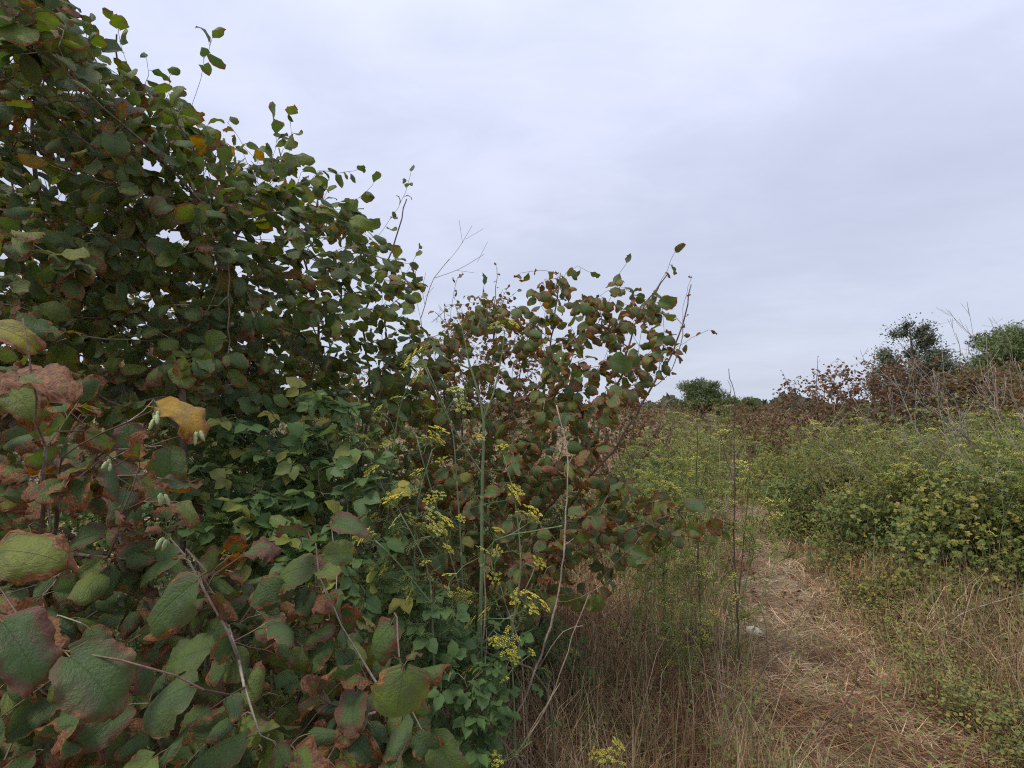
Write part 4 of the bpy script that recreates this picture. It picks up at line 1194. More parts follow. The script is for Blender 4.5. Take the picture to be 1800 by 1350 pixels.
fennel(37, 'little fennel seedling flowering in the dry grass at the bottom centre', [
    [(1065, 1590, 1.6), (1070, 1450, 1.6), (1072, 1380, 1.6)]],
    [(1070, 1332, 1.6, .8), (1080, 1305, 1.6, .6), (1050, 1320, 1.6, .6), (1090, 1340, 1.6, .5)], rad=.002, fresh=.95, fronds=4)


# fennel further off: a few kinds, each built once and copied with all its parts
def proto_fennel(seed, h, nst, nu, dry=0.0):
    rng = np.random.default_rng(seed)
    t = thing('fennel_plant', 'x', 'fennel', (0, 0, 0)); base = np.zeros(3)
    wood = Wood(rng, tip=0.0016, expo=2.2)
    for k in range(nst):
        a = rng.uniform(0, 6.28); l = rng.uniform(.08, .3)
        top = np.array([math.cos(a) * l * h, math.sin(a) * l * h, h * rng.uniform(.75, 1)])
        wood.chain(list(spline([(rng.normal(0, .04), rng.normal(0, .04), 0), top * [.35, .35, .5] + rng.normal(0, .03, 3), top], .08)), -1, (.005, .0022))
    pts = []
    for k in range(nu):
        a = rng.uniform(0, 6.28); z = h * (0.35 + 0.7 * rng.random() ** .7); r_ = (.12 + .30 * rng.random()) * h * .6
        pts.append((math.cos(a) * r_, math.sin(a) * r_, z))
    ch = wood.grow(np.array(pts), back=-.1, turn=1.6, wob=.02, lift=.1)
    r = wood.radii(); P = np.array(wood.pos)
    c0 = np.array((.27, .32, .14)) if not dry else np.array((.30, .25, .17))
    B = Acc()
    for k, ids in enumerate(wood.chains):
        A = Acc() if k < nst else B
        rr = np.maximum(r[ids], .0016); rr[0] = min(rr[0], rr[1] * 1.3)
        tube(A, P[ids], rr, 5 if k < nst else 3, c0 * rng.uniform(.8, 1.25), False)
        if k < nst: part(A, 'stem', M_FENNEL, t, base)
    for k in range(42):                                  # threadlike leaves
        i = int(rng.integers(0, len(P)))
        M = upframe(nrm(rng.normal(0, 1, 3) + [0, 0, .5]), rng.uniform(1.1, 2.4), rng)[:, [0, 2, 1]]
        B.many(FRF[k % 4], M[None], P[i][None], np.array([c0 * [1.06, .84, 1.1] / .15 * .72 * rng.uniform(.75, 1.25)]))
    part(B, 'side_shoots', M_FENNEL, t, base, 'stuff')
    for k, ids in ch:
        q = int(rng.integers(0, 4)) if rng.random() < .62 - dry else int(rng.integers(4, 6))
        place(FAR_ME[q], 'umbel', t, base, P[ids[-1]], upframe(np.array([0, 0, 1.0]) + rng.normal(0, .3, 3), rng.uniform(1.0, 1.7), rng))
    return t


def copy_tree(o, parent=None):
    c = o.copy(); COL.objects.link(c)
    if parent is not None: c.parent = parent
    for ch_ in o.children: copy_tree(ch_, c)
    return c


protos = [proto_fennel(41, 1.35, 4, 22), proto_fennel(42, 1.2, 5, 26), proto_fennel(43, 1.5, 4, 20), proto_fennel(44, 1.05, 4, 22), proto_fennel(45, 1.35, 5, 14, .35), proto_fennel(46, 1.25, 6, 24)]
rf = np.random.default_rng(77)
spots = []
# (px, distance) beside the path, left verge
for px, d in [(1165, 2.9), (1215, 3.3), (1250, 4.2), (1190, 4.6), (1265, 5.2), (1225, 6.0), (1180, 6.4), (1290, 3.0), (1320, 6.6), (1250, 7.5), (1205, 8.4), (1285, 8.6), (1150, 5.4), (1140, 3.7), (1240, 9.5), (1215, 11), (1275, 12), (1190, 10), (1130, 7.5), (1120, 9), (1205, 2.6), (1120, 2.8)]:
    spots.append((px, d, 'green yellow flowering fennel on the verge left of the path', 'fennel on the verge left of the path'))
for px, d in [(1430, 6.8), (1480, 6.0), (1520, 6.8), (1560, 5.6), (1620, 5.8), (1680, 5.0), (1740, 5.4), (1500, 8.0), (1590, 7.4), (1660, 6.6), (1720, 6.4), (1780, 4.6), (1790, 6.0), (1450, 9.0), (1400, 9.6), (1540, 9.2), (1630, 8.4), (1700, 8.0), (1360, 11), (1410, 12), (1480, 11), (1560, 11), (1370, 8.6), (1760, 4.0), (1600, 4.9), (1480, 5.3), (1540, 5.0), (1700, 4.3), (1650, 4.5), (1750, 4.8), (1590, 5.4), (1520, 6.0), (1440, 6.1), (1790, 5.2), (1690, 5.8), (1640, 6.2), (1560, 6.6), (1410, 7.4), (1740, 6.0)]:
    spots.append((px, d, 'flowering fennel standing in the thicket right of the path', 'fennel in the thicket right of the path'))
first = [True] * len(protos)
for i, (px, d, lab, grp) in enumerate(spots):
    k = int(rf.integers(0, len(protos))) if i >= len(protos) else i
    o = protos[k] if first[k] else copy_tree(protos[k])
    first[k] = False
    p = at(px, 900, d)
    o.location = (p[0], p[1], float(gz(p[0], p[1])))
    o.rotation_euler = (0, 0, rf.uniform(0, 6.28)); s = rf.uniform(.85, 1.12) * (0.82 if px < 1340 and d < 5 else (.74 if px > 1340 and d > 7.2 else .92)) * (.62 if d < 2.85 else 1); o.scale = (s, s, s)
    o['label'] = lab; o['group'] = grp


# ------------------------------------------------------------------ dry stalks in front
def stalk(seed, name, label, lines, rads, col, group=None, cat='dry stalk', sides=7, mat=None):
    rng = np.random.default_rng(seed)
    base = at(*lines[0][0]); base[2] = 0
    t = thing(name, label, cat, base, group)
    for k, (ln, (r0, r1)) in enumerate(zip(lines, rads)):
        P = spline([at(*p) for p in ln], .03); P[1:-1] += rng.normal(0, .0012, P[1:-1].shape)
        A = Acc(); n = len(P)
        rr = np.linspace(r0, r1, n) * (1 + .35 * (np.arange(n) % 7 == 0)) * (1 + rng.normal(0, .05, n))
        c = (np.tile(col, (n, 1)) if isinstance(col, tuple) else (np.array(col[0]) + (np.array(col[1]) - np.array(col[0])) * np.linspace(0, 1, n)[:, None])) * rng.uniform(.6, 1.2, (n, 1))
        tube(A, P, rr, sides, c)
        if n > 20:                                           # broken stubs of side shoots
            for i in range(7, n - 4, 7):
                q = nrm(rng.normal(0, 1, 3) * [1, 1, .3] + [0, 0, .8]) * rng.uniform(.01, .05) * (1 if r0 > .003 else .5)
                tube(A, [P[i], P[i] + q], [rr[i] * .5, rr[i] * .25], 4, np.array(c[i]) * .8)
        part(A, 'stem' if k == 0 else 'side_stem', mat or M_TWIG, t, base)
    return t


stalk(51, 'dry_stalk', 'long pale dry stalk with a bleached bent top in front of the hazel', [[(800, 1560, 1.65), (870, 1340, 1.62), (925, 1220, 1.6), (972, 1085, 1.6), (990, 980, 1.6), (996, 880, 1.6), (998, 800, 1.6), (986, 742, 1.6), (978, 712, 1.6)], [(940, 1180, 1.6), (990, 1110, 1.6), (1025, 1100, 1.6)]], [(.0043, .0019), (.0016, .001)], [(.17, .12, .09), (.44, .37, .30)])
stalk(52, 'dry_stalk', 'thin pale broken stalk hanging beside the thick fennel stem', [[(800, 1500, 1.6), (828, 1205, 1.6), (848, 1130, 1.6), (853, 1050, 1.6), (850, 990, 1.6)]], [(.003, .0022)], [(.28, .21, .15), (.42, .33, .24)])
stalk(53, 'dry_stalk', 'thin grey stalk leaning right across the dry grass', [[(850, 1500, 1.5), (900, 1340, 1.5), (950, 1265, 1.5), (990, 1170, 1.5), (1005, 1120, 1.5), (1035, 1045, 1.5)], [(890, 1350, 1.5), (960, 1240, 1.52), (985, 1200, 1.52)]], [(.003, .0012), (.002, .001)], [(.22, .17, .12), (.33, .26, .19)])
stalk(54, 'dry_stalk', 'thin upright twig rising from the grass left of the leaning stalk', [[(930, 1480, 1.7), (925, 1250, 1.7), (912, 1130, 1.7), (895, 1080, 1.7), (880, 1030, 1.7)]], [(.0022, .001)], (.30, .24, .17))
stalk(55, 'dead_stem', 'tall dark dead stem with a forked dry tip beside the path', [[(1303, 1210, 2.9), (1297, 1100, 2.9), (1290, 960, 2.9), (1292, 850, 2.9), (1290, 760, 2.9), (1293, 700, 2.9), (1283, 665, 2.9), (1281, 648, 2.9)], [(1291, 730, 2.9), (1284, 700, 2.9), (1285, 680, 2.9), (1279, 668, 2.9)], [(1296, 1080, 2.9), (1312, 900, 2.9), (1318, 820, 2.9), (1310, 760, 2.9)], [(1292, 850, 2.9), (1275, 800, 2.9), (1262, 740, 2.9)]], [(.0062, .0018), (.002, .001), (.0034, .0013), (.0022, .001)], (.10, .07, .055), cat='dead stem')
stalk(56, 'dead_stem', 'thin dark dead stem standing left of the taller forked one', [[(1235, 1180, 3.0), (1228, 1000, 3.0), (1224, 850, 3.0), (1226, 760, 3.0), (1220, 690, 3.0)], [(1226, 880, 3.0), (1245, 800, 3.0), (1250, 740, 3.0)]], [(.0055, .0015), (.0025, .001)], (.12, .09, .06), cat='dead stem')
stalk(57, 'cut_stem', 'upright dead hazel stem with a broken off top behind the orange leaf', [[(312, 1350, 1.7), (316, 1100, 1.65), (320, 950, 1.6), (322, 800, 1.55), (320, 700, 1.5), (319, 685, 1.5)], [(319, 700, 1.5), (308, 682, 1.5), (296, 675, 1.5)], [(322, 760, 1.53), (300, 745, 1.5), (272, 735, 1.5)]], [(.012, .0105), (.004, .002), (.0016, .001)], [(.14, .10, .08), (.20, .15, .12)], cat='dead stem', sides=9, mat=M_BARK)
stalk(58, 'fallen_branch', 'thick lichen spotted branch slanting down behind the close leaves', [[(-120, 600, 1.3), (10, 730, 1.3), (120, 830, 1.3), (200, 900, 1.3), (300, 1000, 1.4)]], [(.013, .010)], (.12, .09, .075), cat='branch', sides=10, mat=M_BARK)

# ------------------------------------------------------------------ thicket on the right: brambles
def mound(seed, label, px, d, rx, ry, h, n, hue=(0.0, 0.8), yellow=.2, dry=.3, group='bramble bushes right of the path', size=.052, name='bramble_bush'):
    rng = np.random.default_rng(seed); n = int(n * 1.9)
    c = at(px, 900, d); base = np.array([c[0], c[1], 0.0])
    t = thing(name, label, 'shrub', base, group)
    # points through the outer shell of an uneven mound
    th = rng.uniform(0, 2 * math.pi, n); f = rng.random(n)
    lump = 1 + .22 * np.sin(th * 3 + seed) + .15 * np.sin(th * 7 + seed * 2.1)
    el = np.arccos(1 - f) * 1.0; sh = 0.55 + .55 * rng.random(n) ** .8
    z = np.cos(el) * h * sh * (1 + .18 * np.sin(th * 5 + el * 6 + seed)); r_ = np.sin(el) * sh * lump
    O = np.stack([base[0] + r_ * rx * np.cos(th), base[1] + r_ * ry * np.sin(th), np.maximum(z, .04)], -1)
    outd = np.stack([np.cos(th) * np.sin(el), np.sin(th) * np.sin(el), np.cos(el) + .35], -1)
    T = rng.normal(0, .7, (n, 3)) + outd * .3 + [0, 0, -.15]
    N = outd + rng.normal(0, .45, (n, 3)); s = size * rng.uniform(.6, 1.3, n)
    hu = rng.uniform(hue[0], hue[1], n) * .58 + .36 * (yellow > .15)
    pat = np.sin(O[:, 0] * 3.1 + seed) * np.sin(O[:, 1] * 2.3) + .6 * np.sin(O[:, 2] * 9 + O[:, 0] * 2)
    hu = np.where(rng.random(n) < np.clip((yellow + .12) * (1 + pat), 0, .9), rng.uniform(.72, 1, n), hu)
    R = np.stack([dry * rng.random(n) ** 1.5 * 1.4, hu, np.zeros(n)], -1)
    M = frames(T, N, s)
    A = Acc()
    for ch_ in np.array_split(rng.permutation(n), 6):
        A.many(bramble_leaf(rng, 3 if rng.random() < .5 else 5, 3, 2, False), M[ch_], O[ch_], None, R[ch_])
    part(A, 'leaves', M_BRAMBLE, t, base, 'stuff')
    A = Acc()
    for k in range(int(26 * rx)):
        a = rng.uniform(0, 6.28); q = rng.uniform(.5, 1.1)
        e = base + [math.cos(a) * rx * q, math.sin(a) * ry * q, h * rng.uniform(.3, 1.25)]
        s0 = base + [math.cos(a) * rx * q * .4 + rng.normal(0, .1), math.sin(a) * ry * q * .4, 0]
        m_ = (s0 + e) / 2 + [0, 0, h * rng.uniform(.2, .5)]
        P = spline([s0, m_, e], .1)
        if k < 12:
            B = Acc(); tube(B, P, np.linspace(.004, .0015, len(P)), 4, np.array((.30, .25, .16)) * rng.uniform(.4, 1.1), False); part(B, 'cane', M_TWIG, t, base)
        else: tube(A, P, np.linspace(.004, .0015, len(P)), 3, np.array((.26, .22, .14)) * rng.uniform(.4, 1.1), False)
    part(A, 'thin_canes', M_TWIG, t, base, 'stuff')
    return t


mound(61, 'green and yellow bramble bush right of the path, at the right edge of the view', 1810, 4.2, 1.0, .8, 1.15, 6200, yellow=.35)
mound(62, 'dark green bramble bush in the middle of the right hand thicket', 1640, 4.9, .85, .7, .95, 4800, yellow=.22)
mound(63, 'reddish yellow bramble bush bordering the bend of the path', 1490, 6.0, .75, .7, .8, 4000, yellow=.4, dry=.6)
mound(64, 'low yellow green bramble bush at the far end of the path', 1400, 8.2, .8, 1.2, .75, 3000, yellow=.4, dry=.5)
mound(65, 'tall bramble bush behind the dark green one', 1700, 6.4, 1.3, .9, 1.4, 4600, yellow=.3)
mound(66, 'bramble bush with fresh green tops behind the bend of the path', 1520, 8.0, 1.2, 1.0, 1.3, 3600, yellow=.25)
mound(67, 'far bramble bush closing the view along the path', 1330, 13, 1.6, 1.6, 1.0, 3200, yellow=.35, dry=.5)
mound(68, 'far dull bramble bush left of the path', 1190, 9.5, 1.1, 1.4, .95, 2600, yellow=.3, dry=.5, group='bramble bushes left of the path')
mound(69, 'small light green bramble bush behind the browned hazel', 1130, 6.4, .6, .8, .85, 2200, yellow=.3, group='bramble bushes left of the path')
mound(78, 'bramble bush behind the right edge bush, further along the thicket', 1990, 4.6, 1.0, .9, 1.1, 2600, yellow=.3)
mound(70, 'bramble bush beyond the right edge thicket under the pines', 1830, 7.6, 1.5, 1.2, 1.55, 3400, yellow=.25)
mound(71, 'shady bramble bush behind the fresh green patch on the left', 640, 4.2, 1.0, .8, 1.1, 3200, yellow=.1, group='bramble bushes left of the path')
mound(72, 'bramble bush half hidden behind the browned hazel', 900, 5.2, 1.2, .8, 1.05, 3200, yellow=.15, group='bramble bushes left of the path')
mound(73, 'dark bramble bush deep under the tall hazel', 200, 3.4, 1.4, .6, 1.15, 4200, yellow=.05, group='bramble bushes left of the path')


mound(74, 'low bramble growth in the shade under the close leaning hazel', 330, 2.15, .9, .4, .7, 3600, yellow=.05, group='bramble bushes left of the path')
mound(75, 'low yellowing bramble creeping out of the thicket towards the path at the right edge', 1850, 3.4, .5, .5, .3, 1500, yellow=.5, dry=.6, size=.05)
mound(76, 'low sparse bramble tuft between the path and the dark green bush', 1640, 3.9, .5, .35, .3, 1300, yellow=.5, dry=.6, size=.05)
mound(77, 'low green bramble growth at the foot of the browned hazel', 820, 2.7, .6, .35, .5, 2600, yellow=.08, group='bramble bushes left of the path')


# ------------------------------------------------------------------ dead rust-brown hazels behind
def far_hazel(seed, label, px, d, wdt, h, n, style, group, size=.06, stems=7, bare=.35, lean=0.0):
    rng = np.random.default_rng(seed)
    c = at(px, 900, d); base = np.array([c[0], c[1], 0.0])
    t = thing('hazel_shrub', label, 'shrub', base, group)
    wood = Wood(rng, tip=.0018)
    tops = []
    for k in range(stems):
        a = rng.uniform(-1, 1); e = base + [a * wdt + lean * h, rng.uniform(-.5, .5) * wdt, h * rng.uniform(.8, 1.12) * (1 - .15 * abs(a))]
        s0 = base + [a * .12, rng.normal(0, .08), 0]
        P = spline([s0, (s0 + e) / 2 + [a * .05, 0, .12 * h], e], .12); P[1:-1] += rng.normal(0, .008, P[1:-1].shape)
        wood.chain(list(P), -1, (.016, .003)); tops.append(P)
    pts = []
    while len(pts) < n // 4:
        q = rng.uniform(-1, 1, 3); 
        if q[0] ** 2 + q[1] ** 2 > 1: continue
        zz = (q[2] * .5 + .5); 
        if zz > 1 - .5 * q[0] ** 2 + rng.uniform(-.1, .1): continue
        pts.append(base + [q[0] * wdt + lean * h * zz, q[1] * wdt * .7, (.18 + .80 * zz) * h])
    ch = wood.grow(np.array(pts), step=.12, back=.2)
    tgt = newtgt()
    leafy(rng, wood, ch, (3, 5), size, style, tgt, (.15, 0, 0), .7, .4, .4, .3)
    leafy(rng, wood, [(0, wood.chains[k]) for k in range(stems)], 7, size * .8, style, tgt, (.15, 0, 0), .3, .4, .4, .5)
    wood.build(t, base, thick=.006, maxparts=14, col=(.13, .10, .08), tcol=(.14, .095, .07))
    tg = tgt; O = np.array(tg['O'])
    A = Acc(); M = frames(np.array(tg['t']), np.array(tg['n']), np.array(tg['s'])); R = np.array(tg['R'])
    for ch_ in np.array_split(np.argsort(R[:, 0]), 8): A.many(hazel_leaf(rng, 3, 2, .7), M[ch_], O[ch_], None, R[ch_])
    part(A, 'leaves', M_HAZEL, t, base, 'stuff')
    return t


GD = 'dried out hazels in the row on the right'
far_hazel(81, 'rust brown dead hazel with bare tips, leftmost of the right hand row', 1440, 10.5, 1.0, 2.35, 2200, DEAD, GD)
far_hazel(82, 'rust brown hazel with a ragged top left of the lone tree', 1530, 9.5, .95, 2.5, 2000, DEAD, GD, lean=-.1)
far_hazel(83, 'dark brown hazel standing in front of the lone tree', 1620, 8.8, .95, 2.5, 2500, DEAD, GD, lean=-.12)
far_hazel(84, 'brown hazel in front of the pines, second in the row from the right edge', 1730, 8.0, 1.0, 2.35, 2800, (.4, 1.0, .5, .1, .5), GD)
far_hazel(85, 'brown hazel cut by the right edge of the view', 1840, 6.8, .9, 2.1, 2400, (.4, 1.0, .5, .1, .5), GD)
far_hazel(86, 'low reddish hazel at the end of the row near the horizon', 1370, 16, 1.6, 1.75, 1300, DEAD, GD)
far_hazel(92, 'low brown and olive hazel on the horizon left of the small pine', 1165, 13, 1.3, 1.75, 1700, BROWNISH, 'dried out hazels far down the path')
far_hazel(93, 'low brown hazel closing the path under the small pine', 1265, 15, 1.6, 1.7, 1700, DEAD, 'dried out hazels far down the path')
far_hazel(94, 'low reddish brown hazel right of the path where it vanishes', 1345, 12, 1.2, 1.75, 1800, DEAD, 'dried out hazels far down the path')
GL = 'dried out hazels in the row on the left'
far_hazel(87, 'reddish hazel just behind the browned one in the middle', 1110, 7.5, .7, 1.75, 1300, DEAD, GL)
far_hazel(88, 'small leaved brown hazel showing above the gap left of centre', 850, 5.4, .75, 2.85, 3400, (.5, .9, .35, .05, .4), GL, size=.055)
far_hazel(89, 'green brown hazel behind the tall one at the left of the gap', 640, 5.0, .8, 2.0, 2200, GREENISH, GL, size=.07)
far_hazel(90, 'leafy hazel standing behind the tall one at the left edge', 150, 3.9, 1.3, 3.2, 3000, GREENISH, GL, size=.08)
far_hazel(91, 'leafy hazel standing behind the tall one, right of the left edge group', 420, 4.0, .9, 2.6, 2400, GREENISH, GL, size=.08)


# ------------------------------------------------------------------ bare dead branches at the right
def bare_shrub(seed, label, lines, col=(.30, .255, .22)):
    rng = np.random.default_rng(seed)
    base = at(*lines[0][0]); base[2] = 0
    t = thing('bare_shrub', label, 'dead shrub', base, 'leafless shrubs at the right')
    for ln in lines:
        P = spline([at(*p) for p in ln], .06); P[1:-1] += rng.normal(0, .006, P[1:-1].shape)
        A = Acc(); n = len(P); tube(A, P, np.linspace(.0075, .0022, n), 6, np.array(col) * rng.uniform(.7, 1.15))
        b = part(A, 'branch', M_TWIG, t, base)
        B = Acc()
        for k in range(9):
            i = int(rng.integers(n // 3, n)); d0 = nrm(P[i] - P[i - 1]); L = rng.uniform(.12, .4)
            dd = nrm(d0 + rng.normal(0, .5, 3) + [0, 0, .25])
            q = [P[i], P[i] + dd * L * .5 + rng.normal(0, .01, 3), P[i] + dd * L + [0, 0, .04]]
            tube(B, spline(q, .06), .0017, 4, np.array(col) * rng.uniform(.7, 1.2))
            for z in range(2):
                s0 = P[i] + dd * L * rng.uniform(.3, .9); tube(B, [s0, s0 + nrm(dd + rng.normal(0, .6, 3)) * L * .4], .0013, 3, np.array(col) * rng.uniform(.7, 1.2), False)
        tw = part(B, 'twigs', M_TWIG, t, base, 'stuff')
    return t


bare_shrub(101, 'leafless grey shrub with long stems sweeping up to the left', [
    [(1800, 1000, 4.4), (1790, 900, 4.4), (1740, 810, 4.4), (1670, 745, 4.4), (1600, 695, 4.4), (1545, 660, 4.4)],
    [(1800, 1000, 4.4), (1760, 880, 4.4), (1700, 800, 4.4), (1660, 720, 4.4), (1625, 665, 4.4), (1600, 640, 4.4)],
    [(1790, 1000, 4.5), (1730, 850, 4.5), (1700, 760, 4.5), (1670, 690, 4.5), (1640, 650, 4.5)],
    [(1720, 950, 4.6), (1690, 820, 4.6), (1660, 740, 4.6), (1630, 700, 4.6)],
    [(1780, 1000, 4.4), (1680, 870, 4.4), (1600, 790, 4.4), (1570, 730, 4.4), (1560, 690, 4.4)]])
bare_shrub(102, 'leafless shrub with forked upright tips before the pines', [
    [(1830, 960, 5.2), (1790, 800, 5.2), (1740, 700, 5.2), (1700, 640, 5.2), (1680, 585, 5.2)],
    [(1840, 960, 5.2), (1810, 780, 5.2), (1770, 680, 5.2), (1725, 620, 5.2), (1708, 590, 5.2)],
    [(1850, 960, 5.2), (1820, 750, 5.2), (1790, 660, 5.2), (1770, 590, 5.2), (1760, 580, 5.2)],
    [(1850, 960, 5.0), (1800, 760, 5.0), (1780, 690, 5.0), (1775, 620, 5.0)],
    [(1800, 960, 5.3), (1760, 780, 5.3), (1735, 700, 5.3), (1690, 650, 5.3), (1662, 610, 5.3)]])
bare_shrub(104, 'leafless shrub with thin pale stems in the middle of the right thicket', [
    [(1660, 930, 5.0), (1640, 820, 5.0), (1600, 730, 5.0), (1570, 660, 5.0)],
    [(1660, 930, 5.0), (1600, 840, 5.0), (1540, 770, 5.0), (1500, 700, 5.0)],
    [(1670, 930, 5.1), (1680, 800, 5.1), (1665, 720, 5.1), (1640, 660, 5.1)],
    [(1650, 930, 4.9), (1560, 870, 4.9), (1490, 810, 4.9), (1450, 760, 4.9)]], col=(.36, .31, .25))
bare_shrub(105, 'leafless shrub rising over the bramble bush at the right edge', [
    [(1840, 960, 4.0), (1810, 840, 4.0), (1760, 740, 4.0), (1730, 660, 4.0)],
    [(1840, 960, 4.0), (1780, 880, 4.0), (1710, 830, 4.0), (1650, 790, 4.0)],
    [(1850, 960, 4.1), (1830, 800, 4.1), (1810, 700, 4.1), (1790, 640, 4.1)]], col=(.36, .31, .25))
bare_shrub(103, 'sparse leafless stems standing above the left row near the gap', [
    [(760, 1000, 3.4), (745, 700, 3.4), (740, 560, 3.4), (765, 490, 3.4), (790, 455, 3.4)]])


# ------------------------------------------------------------------ trees further off
def tree(seed, name, label, cat, px, d, h, cr, trunk_r, clumps, leaves, lsize, col, shape='round', crown0=.35, group=None, needle=False, openness=1.0, lo=1.0):
    rng = np.random.default_rng(seed)
    c = at(px, 700, d); base = np.array([c[0], c[1], 0.0])
    t = thing(name, label, cat, base, group)
    wood = Wood(rng, tip=.006 * h / 5, expo=2.3)
    P = spline([base, base + [rng.normal(0, .03) * h, 0, h * .3], base + [rng.normal(0, .04) * h, 0, h * .62], base + [rng.normal(0, .03) * h, 0, h * .9]], h * .04)
    wood.chain(list(P), -1, (trunk_r, trunk_r * .2))
    cen = []
    while len(cen) < clumps:
        q = rng.uniform(-1, 1, 3); rr = np.linalg.norm(q)
        if rr > 1 or rr < .35: continue
        zz = q[2] * .5 + .5
        if shape == 'cone': w_ = 1 - .55 * zz
        elif shape == 'dome': w_ = 1.0 if zz < .5 else 1.05
        else: w_ = 1
        cen.append(base + [q[0] * cr * w_, q[1] * cr * w_, h * (crown0 + (1 - crown0) * .97 * zz)])
    cen = np.array(cen)
    wood.grow(cen, step=h * .05, back=.25, wob=.08)
    r = wood.radii(); Pn = np.array(wood.pos)
    A = Acc(); tube(A, Pn[wood.chains[0]], r[wood.chains[0]], 9, (.12, .095, .075)); part(A, 'trunk', M_BARK, t, base)
    big = sorted(wood.chains[1:], key=lambda i: -r[i[1]])
    B = Acc()
    for k, ids in enumerate(big):
        rr = r[ids].copy(); rr[0] = rr[1]
        if k < 8:
            A = Acc(); tube(A, Pn[ids], rr, 6, (.12, .095, .075)); part(A, 'limb', M_BARK, t, base)
        else: tube(B, Pn[ids], rr, 4, (.11, .085, .07), False)
    part(B, 'twigs', M_BARK, t, base, 'stuff')
    # leaves gathered into uneven clumps
    k = rng.integers(0, clumps, leaves); cs = (cr * 2 / clumps ** .42) * rng.uniform(.55, 1.2, clumps) * openness
    dirs = rng.normal(0, 1, (leaves, 3)); dirs /= np.linalg.norm(dirs, axis=1)[:, None]
    rad = np.abs(rng.normal(0, .62, leaves)) if not needle else rng.random(leaves) ** .45
    O = cen[k] + dirs * (cs[k] * rad)[:, None] * [1, 1, .62 if needle else .95]
    s = lsize * rng.uniform(.6, 1.35, leaves)
    T = rng.normal(0, 1, (leaves, 3)) + ([0, 0, .6] if needle else [0, 0, -.1]); N = dirs + [0, 0, .5] + rng.normal(0, .4, (leaves, 3))
    M = frames(T, N, s)
    C = np.array(col)[rng.choice(len(col), leaves)] * rng.uniform(.7, 1.3, (leaves, 1)) * rng.uniform(.8, 1.25, clumps)[k][:, None]
    if needle: tp = dict(V=np.array([[-.09, 0, 0], [.09, 0, 0], [.03, 1, .1], [-.25, .8, .1], [.3, .75, -.1], [0, .1, .12]]), Q=np.zeros((0, 4), int), T=np.array([[0, 1, 2], [0, 5, 3], [5, 1, 4]]), C=np.ones((6, 3)), P=np.zeros((6, 3)))
    else: tp = dict(V=np.array([[0, 0, 0], [.28, .45, .07], [0, 1, -.1], [-.28, .45, .07]]), Q=np.zeros((0, 4), int), T=np.array([[0, 1, 2], [0, 2, 3]]), C=np.ones((4, 3)), P=np.zeros((4, 3)))
    A = Acc(); A.many(tp, M, O, C)
    part(A, 'crown', M_FOLIAGE, t, base, 'stuff', False)
    return t


OAK = [(.10, .125, .075), (.13, .155, .095), (.08, .10, .065), (.18, .19, .12)]
PINE = [(.10, .14, .042), (.125, .17, .05), (.075, .105, .042), (.15, .19, .065)]
tree(118, 'oak_tree', 'lone grey green oak with an open crown rising above the right hand row', 'tree', 1602, 17, 4.55, 1.1, .11, 75, 30000, .075, OAK, 'round', .2, openness=.95)
tree(112, 'young_tree', 'small thin tree just right of the lone oak', 'tree', 1655, 17, 3.2, .45, .05, 16, 2600, .08, OAK, 'round', .4, openness=.8)
tree(113, 'pine_tree', 'round bright green pine alone on the horizon near the centre', 'tree', 1232, 42, 3.7, 1.75, .16, 40, 12000, .20, PINE, 'dome', .22, needle=True, group='pines')
tree(114, 'pine_tree', 'broad pine cut by the right edge of the view', 'tree', 1800, 22, 5.0, 3.0, .2, 90, 42000, .16, PINE, 'dome', .12, needle=True, group='pines')
tree(115, 'pine_tree', 'darker pine left of and below the broad one', 'tree', 1715, 25, 3.5, 1.9, .15, 50, 20000, .16, [(.05, .07, .03), (.06, .08, .035), (.09, .10, .06)], 'dome', .1, needle=True, group='pines')
tree(116, 'juniper', 'narrow dark evergreen on the horizon right of the pine', 'tree', 1278, 40, 2.3, .8, .08, 16, 3500, .16, PINE, 'round', .08, needle=True)
tree(117, 'pine_tree', 'tiny distant pine between the dark evergreen and the row', 'tree', 1312, 70, 2.6, 1.6, .1, 14, 2500, .3, PINE, 'dome', .15, needle=True, group='pines')

# far-off wood along the horizon
rw = np.random.default_rng(9)
n = 26000
ang = rw.uniform(-1.1, 1.1, n); dist = rw.uniform(85, 130, n)
hh = 1.6 + .9 * np.sin(ang * 23) * np.sin(ang * 7 + 1) + .7 * np.sin(ang * 61 + 2) + .5 * np.sin(ang * 131)
O = np.stack([np.sin(ang) * dist, np.cos(ang) * dist, np.clip(hh, .8, 4) * (dist / 105) * rw.random(n) ** .7 + .1], -1)
M = frames(rw.normal(0, 1, (n, 3)), rw.normal(0, .6, (n, 3)) + [0, -.5, 1], rw.uniform(.5, 1.3, n))
A = Acc(); A.many(dict(V=np.array([[0, 0, 0], [.4, .45, .07], [0, 1, -.1], [-.4, .45, .07]]), Q=np.zeros((0, 4), int), T=np.array([[0, 1, 2], [0, 2, 3]]), C=np.ones((4, 3)), P=np.zeros((4, 3))), M, O, np.array([(.06, .08, .04), (.08, .095, .05), (.10, .085, .05)])[rw.integers(0, 3, n)])
o = link('distant_woods', A.mesh('distant_woods', M_FOLIAGE, False)); tagstuff(o, 'low line of far off green woods along the horizon', 'woods')

